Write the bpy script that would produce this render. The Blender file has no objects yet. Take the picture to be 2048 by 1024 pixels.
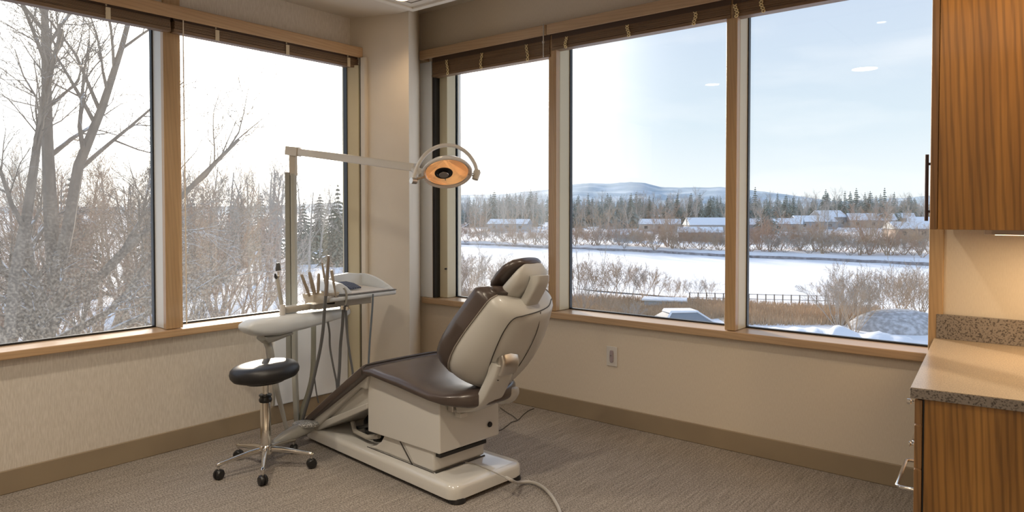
import bpy, bmesh, math, random
from mathutils import Vector, Matrix, noise
sc = bpy.context.scene
PI = math.pi
# ------------------------------------------------------------------ camera, sky, sun, exposure
YAW = math.radians(39.3); PITCH = math.radians(1.3); EYE = 1.25; FPX = 1400.0
cam_d = bpy.data.cameras.new('camera'); cam = bpy.data.objects.new('camera', cam_d)
sc.collection.objects.link(cam)
cam.location = (0, 0, EYE); cam.rotation_euler = (PI / 2 - PITCH, 0, YAW)
cam_d.sensor_width = 36; cam_d.lens = 36 * FPX / 2048; cam_d.shift_y = -56 / 2048
cam_d.clip_start = 0.05; cam_d.clip_end = 12000
sc.camera = cam
sc.view_settings.view_transform = 'Standard'; sc.view_settings.look = 'None'
sc.view_settings.gamma = 1; sc.view_settings.use_curve_mapping = False
sc.view_settings.exposure = 0.38
try:
    sc.cycles.use_denoising = True
    sc.cycles.max_bounces = 10; sc.cycles.transparent_max_bounces = 16
    sc.cycles.sample_clamp_indirect = 6
except Exception: pass

SUN_DIR = Vector((-0.858, 0.575, 0.235)).normalized()     # towards the sun
w = bpy.data.worlds.new('sky'); sc.world = w; w.use_nodes = True
nt = w.node_tree; nt.nodes.clear()
def N(t, **k):
    n = nt.nodes.new(t)
    for a, b in k.items(): setattr(n, a, b)
    return n
out = N('ShaderNodeOutputWorld'); bg = N('ShaderNodeBackground'); nt.links.new(bg.outputs[0], out.inputs[0])
tc = N('ShaderNodeTexCoord'); sep = N('ShaderNodeSeparateXYZ'); nt.links.new(tc.outputs['Generated'], sep.inputs[0])
ramp = N('ShaderNodeValToRGB'); nt.links.new(sep.outputs['Z'], ramp.inputs[0])
e = ramp.color_ramp.elements
e[0].position = 0.0; e[0].color = (0.78, 0.83, 0.84, 1)
e[1].position = 1.0; e[1].color = (0.30, 0.46, 0.75, 1)
q = e.new(0.12); q.color = (0.56, 0.67, 0.75, 1)
q = e.new(0.30); q.color = (0.45, 0.55, 0.70, 1)
dot = N('ShaderNodeVectorMath', operation='DOT_PRODUCT'); nt.links.new(tc.outputs['Generated'], dot.inputs[0])
dot.inputs[1].default_value = SUN_DIR
mr = N('ShaderNodeMapRange'); mr.inputs['From Min'].default_value = 0.825; mr.inputs['From Max'].default_value = 1.0
nt.links.new(dot.outputs['Value'], mr.inputs['Value'])
pw = N('ShaderNodeMath', operation='POWER'); nt.links.new(mr.outputs[0], pw.inputs[0]); pw.inputs[1].default_value = 4.0
glow = N('ShaderNodeMix', data_type='RGBA'); nt.links.new(pw.outputs[0], glow.inputs[0])
nt.links.new(ramp.outputs[0], glow.inputs[6]); glow.inputs[7].default_value = (6.0, 5.6, 5.0, 1)
mp = N('ShaderNodeMapping'); mp.inputs['Scale'].default_value = (2.2, 2.2, 11); mp.inputs['Rotation'].default_value = (0.05, 0.08, 0.4)
nt.links.new(tc.outputs['Generated'], mp.inputs[0])
cn = N('ShaderNodeTexNoise'); cn.inputs['Scale'].default_value = 1.6; cn.inputs['Detail'].default_value = 5; nt.links.new(mp.outputs[0], cn.inputs['Vector'])
cr = N('ShaderNodeMapRange'); cr.inputs['From Min'].default_value = 0.50; cr.inputs['From Max'].default_value = 0.78; cr.inputs['To Max'].default_value = 0.30
nt.links.new(cn.outputs[0], cr.inputs['Value'])
cl = N('ShaderNodeMix', data_type='RGBA'); nt.links.new(cr.outputs[0], cl.inputs[0]); nt.links.new(glow.outputs[2], cl.inputs[6])
cl.inputs[7].default_value = (1.0, 0.98, 0.95, 1)
nt.links.new(cl.outputs[2], bg.inputs[0]); bg.inputs[1].default_value = 1.0

sd = bpy.data.lights.new('sun', 'SUN'); so = bpy.data.objects.new('sun', sd); sc.collection.objects.link(so)
sd.energy = 6.0; sd.angle = math.radians(2.5); sd.color = (1.0, 0.86, 0.68)
so.rotation_euler = (-SUN_DIR).to_track_quat('-Z', 'Y').to_euler()
def area(name, loc, size, power, col, rot=(0, 0, 0), sy=None):
    d = bpy.data.lights.new(name, 'AREA'); o = bpy.data.objects.new(name, d); sc.collection.objects.link(o)
    d.energy = power; d.color = col; d.size = size
    if sy: d.shape = 'RECTANGLE'; d.size_y = sy
    o.location = loc; o.rotation_euler = rot
    return o
# added fill lights behind the camera that brighten the room
area('room_fill_light', (0.3, -0.6, 2.46), 1.0, 6, (1.0, 0.84, 0.66), sy=1.4)
area('room_fill_light', (-0.35, -0.8, 2.46), 1.0, 15, (1.0, 0.86, 0.72))

# ------------------------------------------------------------------ helpers
s_, c_ = math.sin(YAW), math.cos(YAW)
FWD = Vector((-s_ * math.cos(PITCH), c_ * math.cos(PITCH), -math.sin(PITCH)))
UPV = Vector((-s_ * math.sin(PITCH), c_ * math.sin(PITCH), math.cos(PITCH)))
RGT = Vector((c_, s_, 0))
def at(px, py, d):                     # place that stands d metres deep and shows at this spot of the photo
    return Vector((0, 0, EYE)) + d * (FWD + RGT * ((px - 1024) / FPX) - UPV * ((py - 456) / FPX))
def gp(px, d):                         # ground plan x, y
    a = (px - 1024) / FPX
    return (d * (-s_ + a * c_), d * (c_ + a * s_))

class MB:
    def __init__(s): s.v = []; s.f = []; s.uvx = None
    def add(s, vs, fs):
        o = len(s.v); s.v += [tuple(p) for p in vs]; s.f += [tuple(i + o for i in f) for f in fs]; return s
    def box(s, x0, x1, y0, y1, z0, z1):
        return s.add([(x0,y0,z0),(x1,y0,z0),(x1,y1,z0),(x0,y1,z0),(x0,y0,z1),(x1,y0,z1),(x1,y1,z1),(x0,y1,z1)],
                     [(0,3,2,1),(4,5,6,7),(0,1,5,4),(1,2,6,5),(2,3,7,6),(3,0,4,7)])
    def hexa(s, b, t):                 # eight corners
        return s.add(list(b) + list(t), [(0,3,2,1),(4,5,6,7),(0,1,5,4),(1,2,6,5),(2,3,7,6),(3,0,4,7)])
    def loft(s, rings, cap=True):
        o = len(s.v); n = len(rings[0])
        for r in rings: s.v += [tuple(p) for p in r]
        for i in range(len(rings) - 1):
            for j in range(n):
                a = o + i * n + j; b = o + i * n + (j + 1) % n
                s.f.append((a, b, b + n, a + n))
        if cap:
            s.f.append(tuple(o + j for j in range(n))[::-1]); k = o + (len(rings) - 1) * n
            s.f.append(tuple(k + j for j in range(n)))
        return s
    def tube(s, pts, r, n=8, cap=True):
        pts = [Vector(p) for p in pts]; m = len(pts); rings = []
        rr = r if isinstance(r, (list, tuple)) else [r] * m
        up = None
        for i, p in enumerate(pts):
            d = (pts[min(i + 1, m - 1)] - pts[max(i - 1, 0)])
            if d.length < 1e-9: d = Vector((0, 0, 1))
            d.normalize()
            if up is None:
                up = Vector((0, 0, 1)) if abs(d.z) < 0.9 else Vector((1, 0, 0))
            a = d.cross(up)
            if a.length < 1e-6: a = d.cross(Vector((0, 1, 0)))
            a.normalize(); b = a.cross(d).normalized(); up = b
            rings.append([p + a * (math.cos(t) * rr[i]) + b * (math.sin(t) * rr[i]) for t in [2 * PI * k / n for k in range(n)]])
        return s.loft(rings, cap)
    def lathe(s, prof, o=(0, 0, 0), n=32, M=None):
        o = Vector(o); M = M or Matrix.Identity(3)
        return s.loft([[o + M @ Vector((r * math.cos(2 * PI * k / n), r * math.sin(2 * PI * k / n), z)) for k in range(n)] for r, z in prof])
    def prism(s, poly, fn, a, b):      # closed outline carried from a to b by fn(p, q, t)
        n = len(poly); o = len(s.v)
        s.v += [tuple(fn(p, q, a)) for p, q in poly] + [tuple(fn(p, q, b)) for p, q in poly]
        s.f.append(tuple(o + i for i in range(n))[::-1]); s.f.append(tuple(o + n + i for i in range(n)))
        for i in range(n): s.f.append((o + i, o + (i + 1) % n, o + n + (i + 1) % n, o + n + i))
        return s
    def mesh(s, name):
        m = bpy.data.meshes.new(name); m.from_pydata(s.v, [], s.f)
        bm = bmesh.new(); bm.from_mesh(m); bmesh.ops.recalc_face_normals(bm, faces=bm.faces); bm.to_mesh(m); bm.free()
        return m
def smooth(pts, n=6):                  # Catmull-Rom
    P = [Vector(p) for p in pts]; P = [P[0] * 2 - P[1]] + P + [P[-1] * 2 - P[-2]]; o = []
    for i in range(1, len(P) - 2):
        for k in range(n):
            t = k / n; a, b, c, d = P[i-1], P[i], P[i+1], P[i+2]
            o.append(0.5 * ((2*b) + (c-a)*t + (2*a-5*b+4*c-d)*t*t + (3*b-a-3*c+d)*t**3))
    o.append(P[-2]); return o
def obj(name, mb, m, parent=None, sm=True, bev=0, seg=3, sub=0, raw=False, label=None, angle=40):
    me = mb if isinstance(mb, bpy.types.Mesh) else mb.mesh(name)
    if not me.materials: me.materials.append(m)
    o = bpy.data.objects.new(name, me); sc.collection.objects.link(o); o.parent = parent
    if bev:
        b = o.modifiers.new('bevel', 'BEVEL'); b.width = bev; b.segments = seg; b.limit_method = 'ANGLE'; b.angle_limit = math.radians(30)
        b.harden_normals = False
    if sub: q = o.modifiers.new('sub', 'SUBSURF'); q.levels = q.render_levels = sub
    if sm:
        me.polygons.foreach_set('use_smooth', [True] * len(me.polygons))
        if not sub: me.set_sharp_from_angle(angle=math.radians(angle))
        if bev:
            wn = o.modifiers.new('wn', 'WEIGHTED_NORMAL'); wn.keep_sharp = True
    if label: o['label'] = label
    return o
def tag(o, label, cat, group=None, kind=None):
    o['label'] = label; o['category'] = cat
    if group: o['group'] = group
    if kind: o['kind'] = kind
    return o
def struct(o): o['kind'] = 'structure'; return o
def empty(name, loc=(0, 0, 0), rz=0):
    o = bpy.data.objects.new(name, None); sc.collection.objects.link(o); o.location = loc; o.rotation_euler = (0, 0, rz)
    o.empty_display_size = 0.1; return o
def se(o, a, b, ha, hb, n=24, ex=3.0):  # superellipse ring
    o = Vector(o); a = Vector(a); b = Vector(b); r = []
    for k in range(n):
        t = 2 * PI * k / n; ct, st = math.cos(t), math.sin(t)
        r.append(o + a * (ha * math.copysign(abs(ct) ** (2 / ex), ct)) + b * (hb * math.copysign(abs(st) ** (2 / ex), st)))
    return r

# ------------------------------------------------------------------ materials
def mat(name, col, rough=0.5, metal=0, spec=0.5, coat=0, emit=None, es=0, alpha=1, trans=0):
    m = bpy.data.materials.new(name); m.use_nodes = True; b = m.node_tree.nodes['Principled BSDF']
    b.inputs['Base Color'].default_value = (*col, 1); b.inputs['Roughness'].default_value = rough
    b.inputs['Metallic'].default_value = metal; b.inputs['Specular IOR Level'].default_value = spec
    b.inputs['Coat Weight'].default_value = coat; b.inputs['Coat Roughness'].default_value = 0.08
    b.inputs['Transmission Weight'].default_value = trans; b.inputs['Alpha'].default_value = alpha
    if emit: b.inputs['Emission Color'].default_value = (*emit, 1); b.inputs['Emission Strength'].default_value = es
    return m
def noisy(m, c2, scale=(1, 1, 1), ns=5, detail=4, lo=0.35, hi=0.65, bump=0, bscale=None, coord='Object', dist=0.002, rot=(0,0,0)):
    t = m.node_tree; L = t.links; b = t.nodes['Principled BSDF']; c1 = tuple(b.inputs['Base Color'].default_value)
    co = t.nodes.new('ShaderNodeTexCoord'); mp = t.nodes.new('ShaderNodeMapping'); mp.inputs['Scale'].default_value = scale
    mp.inputs['Rotation'].default_value = rot
    L.new(co.outputs[coord], mp.inputs[0])
    n = t.nodes.new('ShaderNodeTexNoise'); n.inputs['Scale'].default_value = ns; n.inputs['Detail'].default_value = detail
    L.new(mp.outputs[0], n.inputs['Vector'])
    r = t.nodes.new('ShaderNodeMapRange'); r.inputs['From Min'].default_value = lo; r.inputs['From Max'].default_value = hi
    L.new(n.outputs[0], r.inputs['Value'])
    mx = t.nodes.new('ShaderNodeMix'); mx.data_type = 'RGBA'; L.new(r.outputs[0], mx.inputs[0])
    mx.inputs[6].default_value = c1; mx.inputs[7].default_value = (*c2, 1); L.new(mx.outputs[2], b.inputs['Base Color'])
    if bump:
        n2 = n
        if bscale:
            n2 = t.nodes.new('ShaderNodeTexNoise'); n2.inputs['Scale'].default_value = bscale; n2.inputs['Detail'].default_value = 3
            L.new(mp.outputs[0], n2.inputs['Vector'])
        bp = t.nodes.new('ShaderNodeBump'); bp.inputs['Strength'].default_value = bump; bp.inputs['Distance'].default_value = dist
        L.new(n2.outputs[0], bp.inputs['Height']); L.new(bp.outputs[0], b.inputs['Normal'])
    return m
M = {}
M['wall'] = noisy(mat('painted_wall', (0.66, 0.59, 0.49), 0.75), (0.62, 0.55, 0.455), (30, 30, 4), 12, 3, bump=0.15, dist=0.001)
M['wallweave'] = noisy(mat('woven_wallcovering', (0.69, 0.64, 0.57), 0.75), (0.58, 0.53, 0.46), (3, 90, 9), 3, 4, bump=0.3, dist=0.001)
M['column'] = noisy(mat('column_paint', (0.67, 0.61, 0.52), 0.7), (0.65, 0.59, 0.50), (2, 2, 2), 3, 3)
M['ceil'] = mat('ceiling_paint', (0.64, 0.59, 0.51), 0.8)
M['trimwhite'] = mat('ceiling_trim', (0.72, 0.68, 0.60), 0.5)
M['skirt'] = noisy(mat('vinyl_skirting', (0.30, 0.235, 0.155), 0.55), (0.27, 0.21, 0.14), (1, 1, 1), 4, 2)
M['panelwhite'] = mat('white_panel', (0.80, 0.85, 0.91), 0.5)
# carpet: grey-brown loop pile with faint streaks along the room
m = noisy(mat('carpet', (0.235, 0.208, 0.184), 0.95, spec=0.15), (0.335, 0.30, 0.265), (60, 3.0, 1), 1.6, 7, 0.30, 0.66, bump=0.5, bscale=None, dist=0.004, rot=(0, 0, 0.05))
t = m.node_tree; L = t.links; b = t.nodes['Principled BSDF']
co = t.nodes.new('ShaderNodeTexCoord'); n3 = t.nodes.new('ShaderNodeTexNoise'); n3.inputs['Scale'].default_value = 150; n3.inputs['Detail'].default_value = 2
L.new(co.outputs['Object'], n3.inputs['Vector'])
r3 = t.nodes.new('ShaderNodeMapRange'); r3.inputs['From Min'].default_value = 0.3; r3.inputs['From Max'].default_value = 0.7; r3.inputs['To Min'].default_value = 0.45; r3.inputs['To Max'].default_value = 1.45
L.new(n3.outputs[0], r3.inputs['Value'])
src = b.inputs['Base Color'].links[0].from_socket
mm = t.nodes.new('ShaderNodeVectorMath'); mm.operation = 'SCALE'; L.new(src, mm.inputs[0]); L.new(r3.outputs[0], mm.inputs['Scale']); L.new(mm.outputs[0], b.inputs['Base Color'])
M['carpet'] = m
def wood(name, c1, c2, axis='z', rough=0.4, coat=0.2, k=1.0, grain=.90):
    m = mat(name, c1, rough, coat=coat); t = m.node_tree; L = t.links; b = t.nodes['Principled BSDF']
    co = t.nodes.new('ShaderNodeTexCoord'); mp = t.nodes.new('ShaderNodeMapping')
    scl = {'z': (14, 14, 0.9), 'x': (0.9, 14, 14), 'y': (14, 0.9, 14)}[axis]
    mp.inputs['Scale'].default_value = tuple(a * k for a in scl); L.new(co.outputs['Object'], mp.inputs[0])
    n = t.nodes.new('ShaderNodeTexNoise'); n.inputs['Scale'].default_value = 1.3; n.inputs['Detail'].default_value = 6; n.inputs['Distortion'].default_value = 0.9
    L.new(mp.outputs[0], n.inputs['Vector'])
    mp2 = t.nodes.new('ShaderNodeMapping'); mp2.inputs['Scale'].default_value = tuple(a * k * (7 if a > 2 else 2) for a in scl); L.new(co.outputs['Object'], mp2.inputs[0])
    n2 = t.nodes.new('ShaderNodeTexNoise'); n2.inputs['Scale'].default_value = 1.5; n2.inputs['Detail'].default_value = 3; L.new(mp2.outputs[0], n2.inputs['Vector'])
    ad = t.nodes.new('ShaderNodeMath'); ad.operation = 'MULTIPLY_ADD'; ad.inputs[1].default_value = 0.45; L.new(n2.outputs[0], ad.inputs[0]); L.new(n.outputs[0], ad.inputs[2])
    r = t.nodes.new('ShaderNodeMapRange'); r.inputs['From Min'].default_value = 0.5; r.inputs['From Max'].default_value = 0.95; L.new(ad.outputs[0], r.inputs['Value'])
    mx = t.nodes.new('ShaderNodeMix'); mx.data_type = 'RGBA'; L.new(r.outputs[0], mx.inputs[0]); mx.inputs[6].default_value = (*c1, 1); mx.inputs[7].default_value = (*c2, 1)
    wv = t.nodes.new('ShaderNodeTexWave'); wv.wave_type = 'BANDS'; wv.bands_direction = 'DIAGONAL'; wv.inputs['Scale'].default_value = 21 * k; wv.inputs['Distortion'].default_value = 4.5
    wv.inputs['Detail'].default_value = 3; wv.inputs['Detail Scale'].default_value = 1.2; mp3 = t.nodes.new('ShaderNodeMapping'); mp3.inputs['Scale'].default_value = {'z': (1.7, 1.7, .10), 'x': (.10, 1.7, 1.7), 'y': (1.7, .10, 1.7)}[axis]
    L.new(co.outputs['Object'], mp3.inputs[0]); L.new(mp3.outputs[0], wv.inputs['Vector'])
    r4 = t.nodes.new('ShaderNodeMapRange'); r4.inputs['From Min'].default_value = .45; r4.inputs['From Max'].default_value = 1.0; r4.inputs['To Min'].default_value = 1.0; r4.inputs['To Max'].default_value = grain; L.new(wv.outputs['Fac'], r4.inputs['Value'])
    vm = t.nodes.new('ShaderNodeVectorMath'); vm.operation = 'SCALE'; L.new(mx.outputs[2], vm.inputs[0]); L.new(r4.outputs[0], vm.inputs['Scale']); L.new(vm.outputs[0], b.inputs['Base Color']); return m
M['maple_z'] = wood('maple_post', (0.50, 0.34, 0.185), (0.41, 0.26, 0.13), 'z')
M['maple_y'] = wood('maple_sill_y', (0.55, 0.37, 0.21), (0.46, 0.29, 0.155), 'y')
M['maple_x'] = wood('maple_sill_x', (0.50, 0.35, 0.215), (0.42, 0.28, 0.165), 'x')
M['cab'] = wood('cabinet_wood', (0.43, 0.205, 0.045), (0.235, 0.105, 0.022), 'z', 0.38, 0.2, 0.8, .66)
M['cabedge'] = wood('cabinet_edge_wood', (0.27, 0.14, 0.05), (0.18, 0.085, 0.03), 'z', 0.4, 0.2, 0.8, .7)
M['slat_y'] = wood('blind_slat_y', (0.27, 0.18, 0.11), (0.17, 0.105, 0.06), 'y', 0.5, 0.1)
M['slat_x'] = wood('blind_slat_x', (0.25, 0.155, 0.085), (0.15, 0.088, 0.045), 'x', 0.5, 0.1)
M['frame'] = mat('window_frame_beige', (0.60, 0.55, 0.40), 0.4)
M['framewhite'] = mat('window_frame_white', (0.66, 0.66, 0.62), 0.4)
M['gasket'] = mat('black_gasket', (0.012, 0.012, 0.014), 0.4)
M['tape'] = mat('ladder_tape', (0.72, 0.63, 0.46), 0.8)
M['cord'] = mat('blind_cord', (0.85, 0.72, 0.42), 0.7)
M['chairwhite'] = mat('chair_enamel', (0.60, 0.59, 0.56), 0.16, coat=0.6)
M['shell'] = mat('chair_shell', (0.50, 0.49, 0.46), 0.35, coat=0.15)
M['leather'] = noisy(mat('brown_vinyl', (0.060, 0.044, 0.038), 0.30, spec=0.6, coat=0.12), (0.072, 0.052, 0.045), (1, 1, 1), 8, 3, bump=0.12, bscale=220, dist=0.0008)
M['piping'] = mat('seam_piping', (0.30, 0.27, 0.24), 0.5)
M['seam'] = mat('dark_seam', (0.03, 0.026, 0.022), 0.6)
M['black'] = mat('black_plastic', (0.012, 0.012, 0.013), 0.35)
M['blackvinyl'] = noisy(mat('black_vinyl', (0.010, 0.010, 0.012), 0.45, spec=0.5), (0.016, 0.016, 0.018), (1, 1, 1), 10, 2, bump=0.15, bscale=250, dist=0.0006)
M['chrome'] = mat('chrome', (0.72, 0.70, 0.66), 0.14, 1)
M['brushed'] = mat('brushed_steel', (0.62, 0.60, 0.57), 0.3, 1)
M['unitwhite'] = mat('unit_enamel', (0.68, 0.73, 0.77), 0.28, coat=0.3)
M['unitgrey'] = mat('unit_grey', (0.40, 0.38, 0.34), 0.4)
M['pole'] = mat('pole_paint', (0.42, 0.43, 0.40), 0.35, coat=0.2)
M['lamparm'] = mat('lamp_arm_paint', (0.58, 0.54, 0.47), 0.35, coat=0.2)
M['hose'] = mat('grey_hose', (0.13, 0.135, 0.14), 0.45)
M['hoselight'] = mat('light_hose', (0.40, 0.40, 0.37), 0.45)
M['clear'] = mat('smoked_clear_plastic', (0.62, 0.56, 0.46), 0.12, alpha=0.5)
M['blue'] = mat('striped_pad', (0.03, 0.045, 0.09), 0.5)
M['glint'] = noisy(mat('knurled_grey', (0.22, 0.22, 0.21), 0.3), (0.62, 0.62, 0.6), (1, 1, 1), 160, 2, 0.45, 0.6, bump=0.5, dist=0.002)
M['outletw'] = mat('outlet_plastic', (0.62, 0.60, 0.57), 0.35)
M['outletd'] = mat('outlet_insert', (0.33, 0.28, 0.30), 0.4)
M['cable'] = mat('grey_cable', (0.45, 0.43, 0.40), 0.4)
M['thincable'] = mat('thin_dark_cable', (0.05, 0.045, 0.04), 0.5)
# speckled stone-look laminate
def stone(name, c1, c2, sc_=130, lo=.42, hi=.6, rough=.28):
    return noisy(mat(name, c1, rough, coat=0.1), c2, (1, 1, 1), sc_, 4, lo, hi)
M['stone'] = stone('counter_top_laminate', (0.46, 0.36, 0.25), (0.27, 0.205, 0.14), 240)
M['stoneedge'] = stone('counter_edge_laminate', (0.25, 0.215, 0.185), (0.07, 0.058, 0.05), 170, .5, .62, .35)
# glass: clear panes with fresnel reflection and a thin film of grime
def glass(name, dirt=0.02, streak=0.0, speck=0.0):
    m = bpy.data.materials.new(name); m.use_nodes = True; t = m.node_tree; L = t.links; t.nodes.clear()
    o = t.nodes.new('ShaderNodeOutputMaterial'); tr = t.nodes.new('ShaderNodeBsdfTransparent'); gl = t.nodes.new('ShaderNodeBsdfGlossy')
    gl.inputs['Roughness'].default_value = 0.0
    fr = t.nodes.new('ShaderNodeFresnel'); 
    gm = t.nodes.new('ShaderNodeNewGeometry'); im = t.nodes.new('ShaderNodeMapRange'); L.new(gm.outputs['Backfacing'], im.inputs['Value'])
    im.inputs['To Min'].default_value = 1.35; im.inputs['To Max'].default_value = 1 / 1.35; L.new(im.outputs[0], fr.inputs[0])
    m1 = t.nodes.new('ShaderNodeMixShader'); L.new(fr.outputs[0], m1.inputs[0]); L.new(tr.outputs[0], m1.inputs[1]); L.new(gl.outputs[0], m1.inputs[2])
    tl = t.nodes.new('ShaderNodeBsdfTranslucent'); tl.inputs[0].default_value = (0.85, 0.85, 0.82, 1)
    m2 = t.nodes.new('ShaderNodeMixShader'); L.new(m1.outputs[0], m2.inputs[1]); L.new(tl.outputs[0], m2.inputs[2])
    co = t.nodes.new('ShaderNodeTexCoord'); f = None
    base = t.nodes.new('ShaderNodeValue'); base.outputs[0].default_value = dirt; f = base.outputs[0]
    if speck:
        n = t.nodes.new('ShaderNodeTexNoise'); n.inputs['Scale'].default_value = 90; n.inputs['Detail'].default_value = 6; L.new(co.outputs['Object'], n.inputs['Vector'])
        sp = t.nodes.new('ShaderNodeSeparateXYZ'); L.new(co.outputs['Object'], sp.inputs[0])
        rz = t.nodes.new('ShaderNodeMapRange'); rz.inputs['From Min'].default_value = 1.55; rz.inputs['From Max'].default_value = 0.65; L.new(sp.outputs['Z'], rz.inputs['Value'])
        rr = t.nodes.new('ShaderNodeMapRange'); rr.inputs['From Min'].default_value = 0.46; rr.inputs['From Max'].default_value = 0.62; rr.inputs['To Max'].default_value = speck; L.new(n.outputs[0], rr.inputs['Value'])
        mu = t.nodes.new('ShaderNodeMath'); mu.operation = 'MULTIPLY_ADD'; L.new(rr.outputs[0], mu.inputs[0]); L.new(rz.outputs[0], mu.inputs[1]); L.new(f, mu.inputs[2]); f = mu.outputs[0]
    if streak:
        mp = t.nodes.new('ShaderNodeMapping'); mp.inputs['Scale'].default_value = (95, 1, 0.7); L.new(co.outputs['Object'], mp.inputs[0])
        n = t.nodes.new('ShaderNodeTexNoise'); n.inputs['Scale'].default_value = 1.0; n.inputs['Detail'].default_value = 5; L.new(mp.outputs[0], n.inputs['Vector'])
        rr = t.nodes.new('ShaderNodeMapRange'); rr.inputs['From Min'].default_value = 0.56; rr.inputs['From Max'].default_value = 0.64; rr.inputs['To Max'].default_value = streak; L.new(n.outputs[0], rr.inputs['Value'])
        sp = t.nodes.new('ShaderNodeSeparateXYZ'); L.new(co.outputs['Object'], sp.inputs[0])
        rz = t.nodes.new('ShaderNodeMapRange'); rz.inputs['From Min'].default_value = 1.35; rz.inputs['From Max'].default_value = 1.9; L.new(sp.outputs['Z'], rz.inputs['Value'])
        mu = t.nodes.new('ShaderNodeMath'); mu.operation = 'MULTIPLY_ADD'; L.new(rr.outputs[0], mu.inputs[0]); L.new(rz.outputs[0], mu.inputs[1]); L.new(f, mu.inputs[2]); f = mu.outputs[0]
    L.new(f, m2.inputs[0]); L.new(m2.outputs[0], o.inputs[0]); return m
M['glassL'] = glass('pane_glass_frosty', 0.022, speck=0.06)
M['glassR'] = glass('pane_glass_clear', 0.015)
M['glassS'] = glass('pane_glass_streaked', 0.05, streak=0.45)

# ------------------------------------------------------------------ room shell
WX, WY = -3.69, 3.55            # inner faces of the two window walls
GX, GY = -3.83, 3.70            # glass planes
BX, BY = 2.3, -2.2              # the walls behind the camera
ZC, ZS = 2.50, 2.69             # ceiling, raised slot along the right window wall
SILL, HEAD = 0.60, 2.40
struct(obj('floor', MB().box(WX - .35, BX, BY, WY + .35, -0.12, 0), M['carpet'], sm=False))
mb = MB()
mb.box(WX - .3, WX, BY, 3.07, -.05, SILL); mb.box(WX - .3, WX, BY, 3.07, 2.27, 2.8)
mb.box(WX - .3, WX, BY - .1, .45, SILL, HEAD - .03); mb.box(WX - .3, WX, 3.06, 3.3, -.05, 2.8)
struct(obj('wall_left', mb, M['wallweave'], sm=False))
mb = MB()
mb.box(WX - .25, BX, WY, WY + .3, -.05, SILL - .0); mb.box(WX - .25, BX, WY, WY + .3, HEAD, 2.8)
mb.box(WX - .25, -3.648, WY, WY + .3, SILL, HEAD); mb.box(-.49, BX, WY, WY + .3, SILL, HEAD)
struct(obj('wall_right', mb, M['wall'], sm=False))
struct(obj('wall_back', MB().box(WX - .3, BX + .1, BY - .12, BY, -.05, 2.8), M['wall'], sm=False))
struct(obj('wall_side', MB().box(BX, BX + .12, BY - .12, WY + .3, -.05, 2.8), M['wall'], sm=False))
# angled corner column between the windows
col = [(-3.70, 2.853), (-3.296, 3.011), (-3.69, 3.50), (-3.69, 3.56), (-3.95, 3.56), (-3.95, 2.853)]
colA = [(-3.69, 2.857), (-3.30, 3.008), (-3.774, 3.549), (-3.86, 3.549), (-3.79, 3.02), (-3.69, 2.95)]
mb = MB(); up_ = lambda p, q, t: (p, q, t)
mb.prism(colA, up_, 0.0, 2.69)
o = struct(obj('wall_corner', mb, M['column'], sm=False))
# ceiling: panel field, higher slot by the right wall
struct(obj('ceiling', MB().box(WX - .3, BX + .1, BY - .1, 2.98, ZC, ZC + .30), M['ceil'], sm=False))
struct(obj('ceiling', MB().box(WX - .3, BX + .1, 2.98, WY + .3, ZS, ZS + .12), M['ceil'], sm=False))
# bright ceiling trim with a corner by the column, and the fine panel joints
mb = MB()
mb.box(-3.20, BX, 2.945, 2.985, ZC - .012, ZC + .02); mb.box(-3.235, -3.195, BY, 2.985, ZC - .012, ZC + .02)
struct(obj('trim_1', mb, M['trimwhite'], sm=False, bev=.003))
mb = MB()
mb.box(-3.13, BX, 2.872, 2.878, ZC - .003, ZC + .01); mb.box(-3.135, -3.129, BY, 2.878, ZC - .003, ZC + .01)
for i in range(1, 5): mb.box(-3.13, BX, 2.875 - i * .9 - .004, 2.875 - i * .9 + .004, ZC - .003, ZC + .01)
for i in range(1, 7): mb.box(-3.13 + i * .9 - .004, -3.13 + i * .9 + .004, BY, 2.875, ZC - .003, ZC + .01)
struct(obj('trim_2', mb, mat('ceiling_joint', (0.22, 0.19, 0.15), .8), sm=False))
# skirting
mb = MB().box(WX, WX + .012, BY, 2.815, 0, .105); struct(obj('baseboard_left', mb, M['skirt'], sm=False, bev=.004))
mb = MB().box(-3.62, -.36, WY - .012, WY, 0, .105); struct(obj('baseboard_right', mb, M['skirt'], sm=False, bev=.004))
# white panel under the left sill
struct(obj('trim_3', MB().box(WX, WX + .022, 2.28, 2.812, .107, .598), M['panelwhite'], sm=False, bev=.008))
# tall beige jamb cover in front of the column edge, with its dark gap and rounded return
def cf(px, off):                        # point on the column face that shows at this column of the photo, lifted by off
    a = (px - 1024) / FPX; dx, dy = (-s_ + a * c_), (c_ + a * s_); ux, uy = .39, .151; x0, y0 = -3.69, 2.857
    k = (x0 * uy - y0 * ux) / (dx * uy - dy * ux); return (dx * k + .361 * off, dy * k - .9325 * off)
struct(obj('trim_4', MB().prism([(WX - .03, 2.815), (WX + .022, 2.815), (WX + .030, 2.821), cf(721.5, .022), cf(722, .0), (WX - .03, 2.856)], lambda p, q, t: (p, q, t), 0.0, 2.19), M['frame'], sm=False))
struct(obj('trim_5', MB().prism([cf(721.5, .003), cf(725.5, .003), cf(725.5, -.01), cf(721.5, -.01)], lambda p, q, t: (p, q, t), 0.0, 2.24), M['gasket'], sm=False))
struct(obj('trim_6', MB().prism([cf(725.5, .022), cf(734, .024), cf(737, .016), cf(737.5, -.002), cf(725.5, -.002)], lambda p, q, t: (p, q, t), 0.0, 2.24), M['column'], sm=False, bev=.003))

struct(obj('lit_wall_strip', MB().box(-3.80, -3.649, WY - .004, WY, .632, 2.333), M['panelwhite'], sm=False))  # pale strip that paints brightness onto the shaded wall beside the column
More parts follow.
